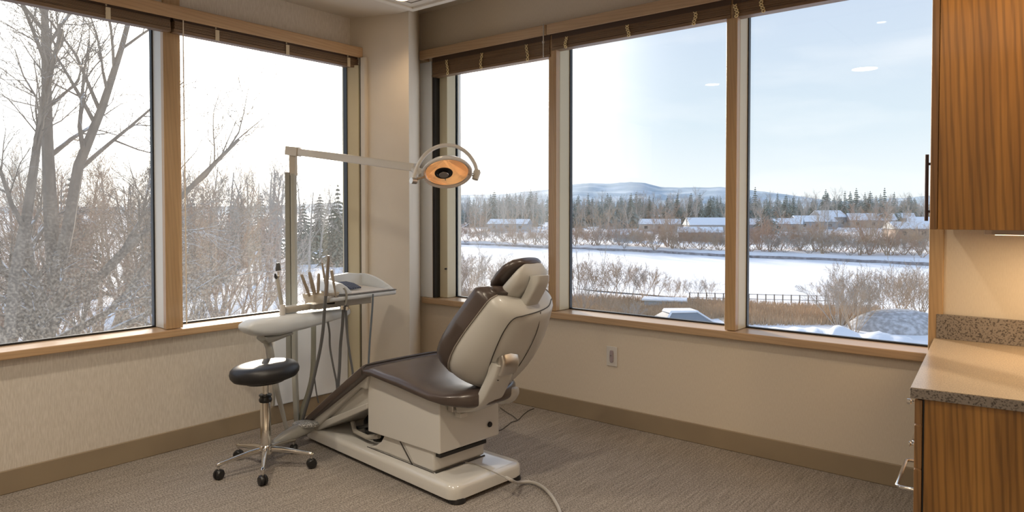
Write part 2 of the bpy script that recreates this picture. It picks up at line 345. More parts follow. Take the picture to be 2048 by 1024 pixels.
# left window
def post_y(win, y0, y1, gy0=None):
    obj('mullion', MB().box(GX + .03, WX + .0, y0, y1, SILL + .04, HEAD - .05), M['framewhite'], win, sm=False, bev=.003)
win = struct(empty('window_1', (0, 0, 0)))
Y0 = .45
obj('glass_pane', MB().box(GX - .003, GX + .003, Y0, 1.69, .64, HEAD - .02), M['glassL'], win, sm=False)
obj('glass_pane', MB().box(GX - .003, GX + .003, 1.72, 3.062, .64, HEAD - .02), M['glassL'], win, sm=False)
obj('mullion', MB().box(GX - .02, WX - .022, 1.672, 1.742, .64, HEAD - .03), M['framewhite'], win, sm=False, bev=.003)
obj('mullion', MB().box(WX - .022, WX + .012, 1.664, 1.752, .64, HEAD - .03), M['maple_z'], win, sm=False, bev=.004, label='maple cover of the mullion')
obj('mullion', MB().box(GX - .02, WX + .012, .45, .50, .64, HEAD - .03), M['maple_z'], win, sm=False, bev=.004)
mb = MB()
for y in (1.664,): mb.box(GX - .012, GX + .014, y, y + .012, .642, HEAD - .02)
mb.box(GX - .012, GX + .012, Y0, 2.96, .635, .647); mb.box(WX - .01, WX + .024, 2.808, 2.8145, .64, 2.19)
obj('gasket', mb, M['gasket'], win, sm=False)
obj('window_sill', MB().box(WX - .20, WX + .045, Y0 - .3, 2.807, .602, .638), M['maple_y'], win, sm=False, bev=.005)
mb = MB().box(GX - .05, GX + .02, Y0, 3.06, 2.27, 2.32).box(GX - .06, WX - .01, 2.80, 3.06, .60, .637); obj('window_frame', mb, M['frame'], win, sm=False)
# right window
win = struct(empty('window_2', (0, 0, 0)))
for a, b_, g in ((-3.55, -2.61, 'glassS'), (-2.55, -1.46, 'glassR'), (-1.40, -.52, 'glassR')):
    obj('glass_pane', MB().box(a, b_, GY - .003, GY + .003, .63, HEAD - .02), M[g], win, sm=False)
for x in (-2.603, -1.456):
    obj('mullion', MB().box(x, x + .058, WY - .012, WY + .03, .632, HEAD - .05), M['maple_z'], win, sm=False, bev=.004, label='maple cover of the mullion')
    obj('mullion', MB().box(x, x + .058, WY + .03, GY + .02, .632, HEAD - .05), M['frame'], win, sm=False, bev=.003)
mb = MB()
for x in (-2.551, -1.404, -3.56, -.53): mb.box(x, x + .012, GY - .014, GY + .012, .632, HEAD - .02)
mb.box(-3.648, -3.622, WY + .002, WY + .05, .632, HEAD - .05)
mb.box(-3.6, -.52, GY - .012, GY + .012, .628, .638)
obj('gasket', mb, M['gasket'], win, sm=False)
mb = MB().box(-3.648, -3.548, WY + .05, GY + .02, .632, HEAD - .04).box(-3.648, -.5, GY - .03, GY + .03, HEAD - .05, HEAD)
obj('window_frame', mb, M['frame'], win, sm=False, bev=.002)
obj('side_trim', MB().box(-.527, -.472, WY - .02, GY + .02, .632, HEAD), M['maple_z'], win, sm=False, bev=.004)
obj('window_sill', MB().box(-3.728, -.50, WY - .035, WY + .17, .590, .630), M['maple_x'], win, sm=False, bev=.005)
obj('lock_slot', MB().tube([(-3.60 + .03, WY + .048, .84), (-3.60 + .05, WY + .048, .842)], .006, 8), M['gasket'], win)

# ------------------------------------------------------------------ valances and blinds
vl = obj('window_valance', MB().prism([(WX + .09, .35), (WX + .09, 2.885), (WX + .065, 2.915), (WX, 2.915), (WX, 2.90), (WX + .06, 2.90), (WX + .075, 2.88), (WX + .075, .35)], lambda p, q, t: (p, q, t), 2.238, 2.305).box(WX, WX + .075, .35, 2.90, 2.290, 2.304), M['maple_y'], bev=.006, sm=False)
tag(vl, 'long maple valance with rounded end above the left window', 'valance')
vl = obj('window_valance', MB().box(-3.690, -2.57, WY - .085, WY - .070, 2.335, 2.398).box(-3.690, -2.57, WY - .07, WY, 2.384, 2.398).box(-3.690, -3.675, WY - .07, WY, 2.335, 2.384), M['maple_x'], sm=False, bev=.003)
tag(vl, 'short maple valance above the narrow pane beside the column', 'valance')
vl = obj('window_valance', MB().box(-2.566, -.40, WY - .085, WY - .070, 2.335, 2.398).box(-2.566, -.40, WY - .07, WY, 2.384, 2.398), M['maple_x'], sm=False, bev=.003)
tag(vl, 'long maple valance above the two wide right panes', 'valance')
def blind(name, ax, a0, a1, face, zb, zt, deco, kind, label, depth=.05):
    root = empty(name, ((face, (a0 + a1) / 2, zb) if ax == 'y' else ((a0 + a1) / 2, face, zb))); tag(root, label, 'blind', 'raised wooden blinds')
    rl = root.location.copy()
    inv = 1 if ax == 'y' else -1          # direction towards the room
    def B(mb, u0, u1, d0, d1, z0, z1):
        if ax == 'y': mb.box(face + d0 - rl.x, face + d1 - rl.x, u0 - rl.y, u1 - rl.y, z0 - rl.z, z1 - rl.z)
        else: mb.box(u0 - rl.x, u1 - rl.x, face - d1 - rl.y, face - d0 - rl.y, z0 - rl.z, z1 - rl.z)
        return mb
    sm_ = M['slat_y' if ax == 'y' else 'slat_x']
    obj('head_rail', B(MB(), a0, a1, -depth, -.004, zt - .05, zt), mat('head_rail_dark', (.10, .065, .045), .5), root, sm=False)
    mb = MB(); z = zb + .020; i = 0
    while z < zt - .052:
        j = random.uniform(-.0025, .0025); B(mb, a0 + .003, a1 - .003, -depth + j, j, z, z + .0042); z += .0056
    obj('slats', mb, sm_, root, sm=False)
    obj('bottom_rail', B(MB(), a0, a1, -depth - .001, .001, zb, zb + .018), sm_, root, sm=False, bev=.002)
    for u in deco:
        if kind == 'tape':
            mb = MB(); B(mb, u - .011, u + .011, .0035, .0055, zb - .002, zt - .055)
            for k in range(3): B(mb, u - .013, u - .006, .0055, .0085, zb + .02 + k * .02, zb + .026 + k * .02)
            obj('ladder_tape', mb, M['tape'], root, sm=False)
        else:
            mb = MB()
            for ph in (0, PI):
                pts = []
                for k in range(22):
                    t = k / 21; zz = zb - .004 + t * (zt - zb - .05)
                    off = .0085 * math.sin(t * 14 + ph) + .006 * math.sin(t * 5 + u * 9)
                    pts.append((u + off - rl.x, face - .008 - rl.y + .002 * math.cos(t * 14 + ph), zz - rl.z))
                mb.tube(pts, .0030, 5)
            obj('ladder_cord', mb, M['cord'], root)
    return root
random.seed(3)
FX = WX + .055
blind('window_blind', 'y', .47, 1.685, FX, 2.175, 2.285, [1.385, .75], 'tape', 'brown wooden blind raised above the left pane with the big tree')
blind('window_blind', 'y', 1.70, 2.895, FX, 2.175, 2.285, [1.93, 2.36, 2.80], 'tape', 'brown wooden blind raised above the left window pane nearest the column')
FY = WY - .02
blind('window_blind', 'x', -3.63, -2.585, FY, 2.215, 2.37, [-3.15, -2.76, -3.47], 'cord', 'brown wooden blind raised above the narrow streaked pane', .06)
blind('window_blind', 'x', -2.575, -1.43, FY, 2.252, 2.37, [-2.46, -2.03, -1.625], 'cord', 'brown wooden blind raised above the middle right pane', .06)
blind('window_blind', 'x', -1.42, -.53, FY, 2.252, 2.37, [-1.40, -1.265, -.8], 'cord', 'brown wooden blind raised above the widest pane beside the cabinets', .06)
o = obj('blind_wand', MB().tube([(-2.58, WY - .095, 2.40), (-2.58, WY - .095, 2.20)], .004, 8).lathe([(.001, -.008), (.008, -.006), (.008, .006), (.001, .008)], (-2.58, WY - .095, 2.29), 10), M['brushed'])
tag(o, 'thin metal blind wand hanging at the joint of the right valances', 'blind wand')
# thin lift cords that hang beside the posts
pl = [(WX + .06, 1.745, 2.26), (WX + .045, 1.752, 1.9), (WX + .040, 1.756, 1.3), (WX + .04, 1.757, .66)]
o = obj('pull_cord', MB().tube(smooth(pl), .0035, 6), mat('white_cord', (.75, .68, .58), .6)); tag(o, 'thin white pull cord hanging down the maple post of the left window', 'cord')
# double chrome bar handle on the right edge of the left window
hd = bpy.data.objects['window_1']; RH = Vector((GX + .05, 2.845, 1.3))
zc = EYE
obj('handle', MB().tube([RH + Vector((.075, -.012, .38)), RH + Vector((.075, -.012, .14))], .009, 8).tube([RH + Vector((.075, .018, .375)), RH + Vector((.075, .018, .16))], .004, 8), M['chrome'], hd, label='slim chrome upper handle bar')
obj('handle', MB().tube([RH + Vector((.075, -.006, .12)), RH + Vector((.075, -.006, -.02))], .007, 8).tube([RH + Vector((.075, .022, .13)), RH + Vector((.075, .022, -.03))], .004, 8), M['brushed'], hd, label='slim lower handle bar')

# ------------------------------------------------------------------ ceiling downlights
def downlight(name, x, y, r, es, col_, label):
    root = empty(name, (x, y, ZC)); tag(root, label, 'ceiling light')
    obj('rim', MB().lathe([(r * 1.25, -.002), (r * 1.25, -.006), (r * 1.05, -.010), (r, -.004), (r, -.002)], n=32), M['trimwhite'], root)
    obj('lamp', MB().lathe([(r * .98, -.003), (r * .98, -.006)], n=32), mat('downlight_lens', (1, .9, .8), .4, emit=col_, es=es), root)
    return root
downlight('downlight', -3.10, 2.77, .036, 14, (1, .70, .42), 'small warm round downlight in the ceiling near the column corner')
downlight('downlight', -1.50, .73, .10, 30, (1, .88, .68), 'large round ceiling downlight whose reflection shows in the right pane')
downlight('downlight', -2.83, .86, .07, 16, (1, .88, .68), 'smaller round ceiling downlight reflected as a thin streak beside the right post')
def spot(name, loc, tgt, power, size, blend, col_):
    d = bpy.data.lights.new(name, 'SPOT'); o = bpy.data.objects.new(name, d); sc.collection.objects.link(o); o.location = loc
    d.energy = power; d.spot_size = math.radians(size); d.spot_blend = blend; d.color = col_; d.shadow_soft_size = .05
    o.rotation_euler = (Vector(tgt) - Vector(loc)).to_track_quat('-Z', 'Y').to_euler(); return o
spot('downlight_beam', (-3.10, 2.77, 2.47), (-3.1, 2.9, 0), 10, 120, .9, (1, .72, .45))
downlight('downlight', -1.05, 2.30, .03, 10, (1, .85, .65), 'added round fill lamp in the ceiling over the open carpet near the cabinets')  # added lamp, no known fitting there; lifts the room brightness
spot('downlight_beam', (-1.05, 2.30, 2.46), (-1.05, 2.35, 0), 26, 140, .9, (1, .84, .64))  # fill beam of the added lamp
spot('downlight_beam', (-2.83, .86, 2.46), (-2.9, .86, 0), 45, 140, .9, (1, .86, .70))
spot('downlight_beam', (-1.50, .73, 2.47), (-1.5, .73, 0), 80, 130, .9, (1, .86, .66))
# lamp over the cabinets washes the cabinet side from above
spot('cabinet_downlight_beam', (.25, 1.85, 2.46), (.15, 2.7, 1.95), 42, 85, .9, (1, .66, .30))
downlight('downlight', .25, 1.75, .06, 14, (1, .7, .4), 'round warm downlight above the cabinets on the right')
# ------------------------------------------------------------------ outlet on the right wall
rt = empty('wall_outlet', (-2.142, WY, .402)); tag(rt, 'small white outlet plate low on the wall under the middle right pane', 'outlet')
obj('cover_plate', MB().box(-.036, .036, -.007, .0, -.058, .058), M['outletw'], rt, sm=False, bev=.0025)
obj('socket', MB().loft([se((0, y, .0), (1, 0, 0), (0, 0, 1), .0125 - k, .036 - k, 20, 4) for y, k in ((-.006, 0), (-.012, 0), (-.014, .002))]), M['outletd'], rt)
obj('indicator', MB().lathe([(.001, 0), (.003, 0), (.003, .003), (.001, .003)], (0, -.0165, .006), 10, Matrix.Rotation(PI/2, 3, 'X')), M['chrome'], rt)

# ------------------------------------------------------------------ cabinets on the right
A = Vector((-.417, 2.481)); ex_ = Vector((.9945, .1045)); ey_ = Vector((-.0820, .9966))
def cpt(a, b): p = A + ex_ * a + ey_ * b; return (p.x, min(p.y, 3.548))
def cpoly(a0, a1, b0, b1=1.2, n=1): return [cpt(a0, b0), cpt(a1, b0), (cpt(a1, b0)[0], min(3.548, cpt(a1, b1)[1])), cpt(a0, b1)]
up = lambda p, q, t: (p, q, t)
ct = empty('countertop', (0, 0, 0)); tag(ct, 'speckled tan laminate countertop with dark speckled edge in front of the right window corner', 'countertop')
def cquad(mb, a0, a1, b0, z0, z1):
    p = [cpt(a0, b0), cpt(a1, b0), (cpt(a1, b0)[0], 3.548), ((A + ey_ * 1.078 + ex_ * a0).x, 3.548)]
    return mb.prism(p, up, z0, z1)
obj('edge_slab', cquad(MB(), 0, 1.5, 0, .667, .6985), M['stoneedge'], ct, sm=False, bev=.002)
obj('top_surface', cquad(MB(), .0015, 1.499, .0015, .6985, .7005), M['stone'], ct, sm=False, label='tan speckled top surface')
obj('backsplash', MB().box(-.495, 1.1, 3.526, 3.548, .700, .806), M['stoneedge'], ct, sm=False, bev=.002, label='dark speckled backsplash')
lc = empty('base_cabinet', (0, 0, 0)); tag(lc, 'dark-grained brown wooden base cabinet under the countertop', 'cabinet')
obj('body', cquad(MB(), .0385, 1.45, .016, .0, .665), M['cab'], lc, sm=False, bev=.001)
obj('dark_gap', cquad(MB(), .034, .0395, .02, .0, .664), M['black'], lc, sm=False)  # black sheet standing in for the dark gap behind the drawer fronts
def front(name, b0, b1, z0, z1):
    return obj(name, MB().prism([cpt(.012, b0), cpt(.033, b0), cpt(.033, b1), cpt(.012, b1)], up, z0, z1), M['cabedge'], lc, sm=False, bev=.0015)
def pull(par, b0, b1, z, off=.046, r=.006):
    pts = [(*cpt(.012, b0), z), (*cpt(-off * .8 + .012, b0), z), (*cpt(-off + .012, b0 + .012), z), (*cpt(-off + .012, b1 - .012), z), (*cpt(-off * .8 + .012, b1), z), (*cpt(.012, b1), z)]
    obj('handle', MB().tube(pts, r, 10), M['chrome'], par)
for b0, b1 in ((.012, .53), (.536, 1.0)):
    d1 = front('drawer', b0, b1, .585, .662)
    obj('knob', MB().lathe([(.004, 0), (.004, .007), (.0085, .009), (.0085, .020), (.001, .021)], (*cpt(.010, b0 + .012), .650), 14, Matrix.Rotation(-PI/2, 3, 'Y')), M['chrome'], d1)
    d2 = front('drawer', b0, b1, .445, .580)
    obj('knob', MB().lathe([(.004, 0), (.004, .006), (.008, .009), (.008, .013), (.001, .014)], (*cpt(.010, b0 + .012), .515), 14, Matrix.Rotation(-PI/2, 3, 'Y')), M['chrome'], d2)
    d3 = front('drawer', b0, b1, .245, .440); pull(d3, b0 + .03, b0 + .33, .365, .050)
    front('drawer', b0, b1, .085, .240)
uc = empty('wall_cabinet', (0, 0, 0)); tag(uc, 'orange-brown wooden wall cabinet hanging over the counter at the right edge', 'cabinet')
def uquad(a0, a1, b0, b1=None):
    f = Vector((-.375, 2.52))
    p = f + ex_ * a0 + ey_ * b0; q = f + ex_ * a1 + ey_ * b0
    return [(p.x, p.y), (q.x, q.y), (q.x, 3.548), ((f + ey_ * 1.04 + ex_ * a0).x, 3.548)]
ZB = 1.196
obj('body', MB().prism(uquad(.021, 1.3, .0), up, ZB, 2.497), M['cab'], uc, sm=False, bev=.001)
f = Vector((-.375, 2.52))
for b0, b1 in ((.0, .51), (.514, 1.0)):
    P_ = [f + ex_ * .0 + ey_ * b0, f + ex_ * .0195 + ey_ * b0, f + ex_ * .0195 + ey_ * b1, f + ey_ * b1]
    d = obj('door', MB().prism([tuple(p) for p in P_], up, ZB, 2.495), M['cabedge'], uc, sm=False, bev=.0015)
    hp = f + ex_ * -.012 + ey_ * (b0 + .03 if b0 == 0 else b1 - .04); hq = f + ey_ * (b0 + .03 if b0 == 0 else b1 - .04)
    mb = MB().tube([(hp.x, hp.y, 1.222), (hp.x, hp.y, 1.432)], .0055, 10)
    for z in (1.252, 1.402): mb.tube([(hp.x, hp.y, z), (hq.x, hq.y, z)], .004, 8)
    obj('handle', mb, mat('dark_bar_handle', (.07, .055, .06), .35, .6), d)
ul = empty('under_cabinet_light', (0, 0, 0)); tag(ul, 'flat grey light fitting fixed under the wall cabinet', 'light')
p0 = at(1970, 470, 2.62); 
obj('housing', MB().box(p0.x, p0.x + .6, p0.y, p0.y + .10, ZB - .030, ZB - .001), mat('fitting_grey', (.42, .38, .34), .4), ul, sm=False, bev=.002)
obj('end_cap', MB().box(p0.x - .002, p0.x + .022, p0.y - .003, p0.y + .103, ZB - .031, ZB - .001), mat('fitting_cap', (.55, .5, .45), .4), ul, sm=False, bev=.002)
obj('diffuser', MB().box(p0.x + .03, p0.x + .58, p0.y + .01, p0.y + .09, ZB - .032, ZB - .030), mat('fitting_lens', (.9, .8, .6), .4, emit=(1, .72, .42), es=3), ul, sm=False)
o = area('under_cabinet_glow', (p0.x + .3, p0.y + .05, ZB - .036), .5, 3.5, (1, .70, .40), sy=.08)

# ------------------------------------------------------------------ dental chair
CO = Vector((-2.067, 2.361, 0)); CR = math.radians(176.13)
chair = empty('dental_chair', CO, CR); tag(chair, 'brown upholstered dental chair with white shell on white base plate', 'dental chair')
def Lc(u, v, z): return Vector((u, -v, z))
def Lq(p, q, t): return Lc(p, t, q)
# base plate
def rrect(u0, u1, v0, v1, r, z, n=6, taper=0):
    pts = []
    for cx, cy, a0 in ((u1 - r, v1 - r, 0), (u0 + r, v1 - r, 90), (u0 + r, v0 + r, 180), (u1 - r, v0 + r, 270)):
        for k in range(n + 1):
            a = math.radians(a0 + 90 * k / n); uu = cx + r * math.cos(a); vv = cy + r * math.sin(a)
            k_ = 1 - taper * max(0, (uu - u0) / (u1 - u0) - .55)
            pts.append(Lc(uu, (vv - (v0 + v1) / 2) * k_ + (v0 + v1) / 2, z))
    return pts
B0 = dict(u0=-.035, u1=1.235, v0=-.245, v1=.205)
rings = []
for z, i in ((.026, .012), (.022, 0), (.060, .0), (.073, .004), (.081, .012), (.085, .026)):
    rings.append(rrect(B0['u0'] + i, B0['u1'] - i, B0['v0'] + i, B0['v1'] - i, .055 - i * .5, z, taper=.35))
bp = obj('base_plate', MB().loft(rings), M['chairwhite'], chair)
obj('base_foot', MB().loft([rrect(.06, 1.18, -.225, .185, .03, z, taper=.3) for z in (.008, .028)]), M['black'], chair)
for u, v in ((.0, -.195), (.0, .155), (1.12, -.13), (1.12, .1)):
    obj('levelling_foot', MB().lathe([(.034, 0), (.040, .004), (.036, .024), (.02, .03)], Lc(u, v, 0), 18), M['black'], chair)
# pedestal with flared skirt
prof = [(.165, .084), (.665, .084), (.60, .105), (.555, .135), (.53, .17), (.52, .20), (.165, .20)]
obj('pedestal', MB().prism(prof, Lq, -.190, .115), M['chairwhite'], chair, bev=.012, sm=False)
obj('pedestal_cover', MB().prism([(.150, .090), (.30, .090), (.40, .195), (.150, .195)], Lq, -.196, .12), M['chairwhite'], chair, bev=.010, sm=False)
obj('cover_seam', MB().tube([Lc(.302, -.198, .088), Lc(.402, -.198, .185)], .003, 6).tube([Lc(.145, -.19, .087), Lc(.145, .115, .087)], .0045, 6).tube([Lc(.15, -.198, .087), Lc(.66, -.194, .087)], .0018, 6), M['seam'], chair)
obj('slot', MB().box(.118, .15, -.10, .185, .158, .174), M['black'], chair, sm=False)
# motor casing
prof = [(.635, .172), (.635, .445), (.60, .462), (.10, .425), (.095, .19), (.105, .183)]
cs = obj('motor_casing', MB().prism(prof, Lq, -.207, .165), M['chairwhite'], chair, bev=.022, seg=5, sm=True)
obj('round_plug', MB().lathe([(.001, .004), (.011, .004), (.013, 0), (.013, -.004)], Lc(.090, .098, .252), 20, Matrix.Rotation(-PI/2, 3, 'Y')), M['black'], chair)
# mechanism under the leg rest
mb = MB().box(.64, .74, -.10, .10, .14, .30).tube([Lc(.66, -.12, .15), Lc(.74, -.13, .13), Lc(.80, -.10, .16), Lc(.83, 0, .22)], .018, 8)
mb.tube([Lc(.64, -.15, .20), Lc(.72, -.15, .17), Lc(.86, -.12, .12)], .010, 8).tube([Lc(.70, -.12, .11), Lc(.70, .10, .11)], .022, 10)
obj('lift_mechanism', mb, M['black'], chair)
obj('mechanism_rail', MB().tube([Lc(.60, -.165, .145), Lc(.70, -.165, .118), Lc(.83, -.15, .118), Lc(.88, -.13, .15)], .012, 8), M['unitgrey'], chair)
# leg rest frame (open side panel)
outer = [(.645, .462), (.60, .47), (1.19, .080), (1.10, .084), (.66, .245), (.64, .26)]
side = [(.600, .472), (1.215, .085), (1.12, .078), (1.02, .088), (.655, .262), (.655, .295), (1.00, .130), (1.045, .128), (.72, .362), (.685, .382), (.648, .378), (.625, .36)]
obj('leg_rest_frame', MB().prism([(.60, .474), (1.225, .085), (1.14, .080), (1.06, .112), (.715, .365), (.67, .385), (.630, .380)], Lq, -.225, .185), M['shell'], chair, bev=.010, sm=False)
obj('leg_rest_panel', MB().prism([(.64, .38), (.70, .375), (1.07, .115), (1.10, .088), (.64, .30)], Lq, -.195, .155), M['shell'], chair, bev=.005, sm=False)
obj('leg_rest_rail', MB().prism([(.63, .315), (1.10, .115), (1.19, .082), (1.08, .082), (.63, .285)], Lq, -.215, .175), M['shell'], chair, bev=.006, sm=False)
# cushions
rings = []
n = 14
for i in range(n + 1):
    t = i / n; u = .600 + t * (1.225 - .600); z = .495 - (u - .600) * .652
    th = .050 - .014 * t; 
    if i in (0,): th *= .9
    hw = .248 - .03 * t * t
    if t > .9: hw -= .035 * ((t - .9) / .1) ** 2; th *= 1 - .45 * ((t - .9) / .1) ** 2
    rings.append(se(Lc(u, -.015, z - .006), (0, 1, 0), Vector((.546, 0, .838)), hw, th / 2 + .008, 28, 4.5))
obj('leg_cushion', MB().loft(rings), M['leather'], chair)
rings = []
US = [-.115, -.108, -.09, -.06, -.02, .04, .12, .22, .34, .45, .54, .585, .607]
for u in US:
    t = max(0, (u + .115) / .27); hw = .252 * (min(1, t) * (2 - min(1, t))) ** .5 if t < 1 else .252
    hw = max(hw, .02)
    top = .500 + .004 * math.sin((u) * 5) - .030 * math.exp(-((u - .1) / .16) ** 2) + (.008 if u > .5 else 0)
    bot = .405 + max(0, (u - .02)) * .098
    if u < -.05: k = (-.05 - u) / .065; top -= .020 * k * k; bot += .028 * k * k
    if u > .56: top -= (u - .56) * .25
    rings.append(se(Lc(u, -.010 - .05 * max(0, 1 - (u + .115) / .24) ** 1.3, (top + bot) / 2), (0, 1, 0), (0, 0, 1), hw, (top - bot) / 2, 36, 3.6))
obj('seat_cushion', MB().loft(rings), M['leather'], chair, angle=70)
obj('seat_seam', MB().tube([Lc(.604, -.262, .462), Lc(.604, -.263, .49), Lc(.606, -.235, .508), Lc(.606, 0, .510), Lc(.606, .22, .508)], .0025, 6), M['seam'], chair)
# white lever under the seat
obj('seat_lever', MB().box(.055, .093, .085, .125, .352, .402).box(.050, .090, .083, .127, .338, .358), M['outletw'], chair, sm=False, bev=.003)
obj('seat_bracket', MB().box(.06, .094, .13, .165, .368, .410), M['brushed'], chair, sm=False, bev=.004)
# back rest: line C runs up the joint between cushion and shell
C0, C1 = Vector((.045, .495)), Vector((-.216, .898))
T = (C1 - C0).normalized(); NR = Vector((-T.y, T.x))      # rear normal in (u, z)
if NR.x > 0: NR = -NR
SL = (C1 - C0).length
WT = [(0, .02), (.01, .085), (.04, .140), (.10, .190), (.18, .222), (.28, .240), (.42, .245), (.58, .238), (.72, .222), (.84, .208), (.93, .196), (.975, .184), (1.0, .155)]
def wid(s):
    s = max(0, min(1, s))
    for (a, b), (c, d) in zip(WT, WT[1:]):
        if s <= c: return b + (d - b) * (s - a) / (c - a)
    return WT[-1][1]
def bpt(s, v, n):                        # n > 0 to the rear
    p = C0 + T * (SL * s) + NR * n; return Lc(p.x, v, p.y)
def wing(s, q): return -.050 * q * q * (1 - .55 * s)
def rear(s): return .095 + .040 * math.sin(PI * min(1, max(0, s * .9 + .05)))
def shellp(s, q, lift=0):                # point on the rear of the shell, q across -1..1
    w_ = wid(s) - .006; e = (1 - abs(q) ** 2.6) ** (1 / 2.2) if abs(q) < 1 else 0
    return bpt(s, q * w_, wing(s, q) + (rear(s) * (1 if s < .97 else .9) + lift) * e)
SS = [0.0, .01, .03, .06, .10, .16, .23, .32, .42, .52, .62, .72, .80, .87, .93, .965, .99, 1.0]
QS = [-1, -.985, -.95, -.9, -.82, -.7, -.55, -.4, -.2, 0, .2, .4, .55, .7, .82, .9, .95, .985, 1]
rings = []
for s in SS:
    k = min(1, (s + .004) / .10) ** .5; kt = min(1, (1.012 - s) / .06) ** .5
    rg = []
    for q in QS:
        w_ = wid(s) - .006; e = (1 - abs(q) ** 2.6) ** (1 / 2.2) if abs(q) < 1 else 0
        rg.append(bpt(s, q * w_, wing(s, q) + rear(s) * e * k * kt))
    for q in QS[::-1][1:-1]: rg.append(bpt(s, q * (wid(s) - .006), wing(s, q) - .004))
    rings.append(rg)
obj('back_shell', MB().loft(rings), M['shell'], chair, angle=60)
rings = []
for s in [-.055, -.05, -.03] + SS[1:-1] + [1.0, 1.02, 1.032]:
    k = 1.0
    if s < .1: k = max(.15, ((s + .056) / .156)) ** .5
    if s > .93: k = max(.1, (1.034 - s) / .104) ** .5
    w_ = wid(max(s, .008)) + .006 - (.04 if s < -.052 else .015 if s < -.04 else 0)
    th = .098 * k
    rg = []
    qs = [math.sin(a) for a in [math.radians(x) for x in range(-90, 91, 12)]]
    for q in qs:                          # front surface with softly rolled edge
        e = (1 - abs(q) ** 5) ** (1 / 3.0) if abs(q) < 1 else 0
        rg.append(bpt(s, q * w_, wing(s, q) - .012 - th * (.42 + .58 * e)))
    for q in qs[::-1]: rg.append(bpt(s, q * (w_ - .004), wing(s, q) + .004))
    rings.append(rg)
obj('back_cushion', MB().loft(rings), M['leather'], chair, angle=70)
def edge(off, n_):
    L_ = [bpt(s, -wid(s) + off, wing(s, 1) + n_) for s in SS]; R_ = [bpt(s, wid(s) - off, wing(s, 1) + n_) for s in SS[::-1]]
    return L_[::-1] + R_[::-1]
obj('piping', MB().tube([bpt(s, -wid(s) + .003, wing(s, 1) + .006) for s in SS[::-1]] + [bpt(s, wid(s) - .003, wing(s, 1) + .006) for s in SS], .0035, 6), M['piping'], chair)
def kk(s): return (min(1, (s + .004) / .10) ** .5) * (min(1, (1.012 - s) / .06) ** .5)
def sp_(s, q, lift=.0012):
    w_ = wid(s) - .006; e = (1 - abs(q) ** 2.6) ** (1 / 2.2)
    return bpt(s, q * w_, wing(s, q) + rear(s) * e * kk(s) + lift)
obj('shell_seam', MB().tube(smooth([sp_(s, q) for s, q in ((.03, -.34), (.2, -.52), (.4, -.60), (.6, -.66), (.78, -.68), (.90, -.62), (.945, -.42), (.962, 0), (.968, .5), (.972, .85))], 5), .0022, 5)
    .tube(smooth([sp_(s, q) for s, q in ((.96, .12), (.8, .14), (.6, .10), (.4, .06), (.26, .04))], 5), .0015, 5)
    .tube(smooth([sp_(s, q) for s, q in ((.10, .50), (.13, .72), (.2, .9))], 5), .003, 5), M['seam'], chair)
# support bracket behind the seat
def plate(path, hw0, hw1, th, vc=0.0):
    R_ = []; m = len(path)
    for i, (a, b) in enumerate(path):
        d = Vector(path[min(i + 1, m - 1)]) - Vector(path[max(i - 1, 0)]); d.normalize(); nn = Vector((d.y, -d.x)); t = i / (m - 1); h = hw0 + (hw1 - hw0) * t
        R_.append(se(Lc(a, vc, b), (0, 1, 0), Lc(nn.x, 0, nn.y), h, th / 2 * (1 - .3 * t), 20, 5))
    return MB().loft(R_)
pth = [(p.x, p.y) for p in smooth([Vector((a, b, 0)) for a, b in ((-.172, .615), (-.155, .56), (-.122, .50), (-.085, .445), (-.03, .408), (.045, .390))], 5)]
obj('support_bracket', plate(pth, .058, .070, .062, -.088), M['shell'], chair)
pth = [(-.182, .640), (-.192, .622), (-.190, .596), (-.178, .572)]
obj('bracket_cap', plate(pth, .050, .055, .060, -.078), M['brushed'], chair, label='shiny metal cap')
obj('bracket_knob', MB().lathe([(.001, .006), (.010, .005), (.012, 0), (.012, -.01)], Lc(-.176, -.122, .552), 16, Matrix.Rotation(-PI/2 - .3, 3, 'Y')), M['black'], chair)
obj('pivot_housing', MB().loft([se(Lc(u, .075, z), (0, 1, 0), (0, 0, 1), a, b, 18, 2.6) for u, z, a, b in ((.05, .40, .03, .015), (-.02, .405, .05, .028), (-.06, .420, .05, .034), (-.085, .438, .035, .026), (-.095, .446, .012, .01))]), M['shell'], chair)
# head rest on its post
HC = Vector((-.180, .962)); HT = (Vector((-.225, .215))).normalized(); HN = Vector((-HT.y, HT.x))
if HN.x > 0: HN = -HN
def hpt(t, v, n): p = HC + HT * t + HN * n; return Lc(p.x, v, p.y)
def hring(t, hv, n0, n1, ex=2.6): 
    c = (n0 + n1) / 2; return se(hpt(t, 0, c), (0, 1, 0), Lc(HN.x, 0, HN.y), hv, (n1 - n0) / 2, 26, ex)
hs = obj('head_cushion', MB().loft([hring(t, hv, -a, .004) for t, hv, a in ((-.110, .035, .012), (-.106, .062, .030), (-.088, .090, .046), (-.05, .110, .056), (0, .117, .058), (.05, .110, .056), (.088, .090, .046), (.106, .062, .030), (.110, .035, .012))]), M['leather'], chair)
obj('head_shell', MB().loft([hring(t, hv, .002, b) for t, hv, b in ((-.106, .06, .018), (-.098, .088, .050), (-.060, .106, .074), (-.01, .111, .086), (.045, .106, .080), (.085, .092, .056), (.106, .06, .020))]), M['shell'], chair)
pth = [(-.305, .985), (-.306, .968), (-.285, .925), (-.235, .850)]
obj('head_post', plate(pth, .036, .044, .062, -.005), M['shell'], chair)

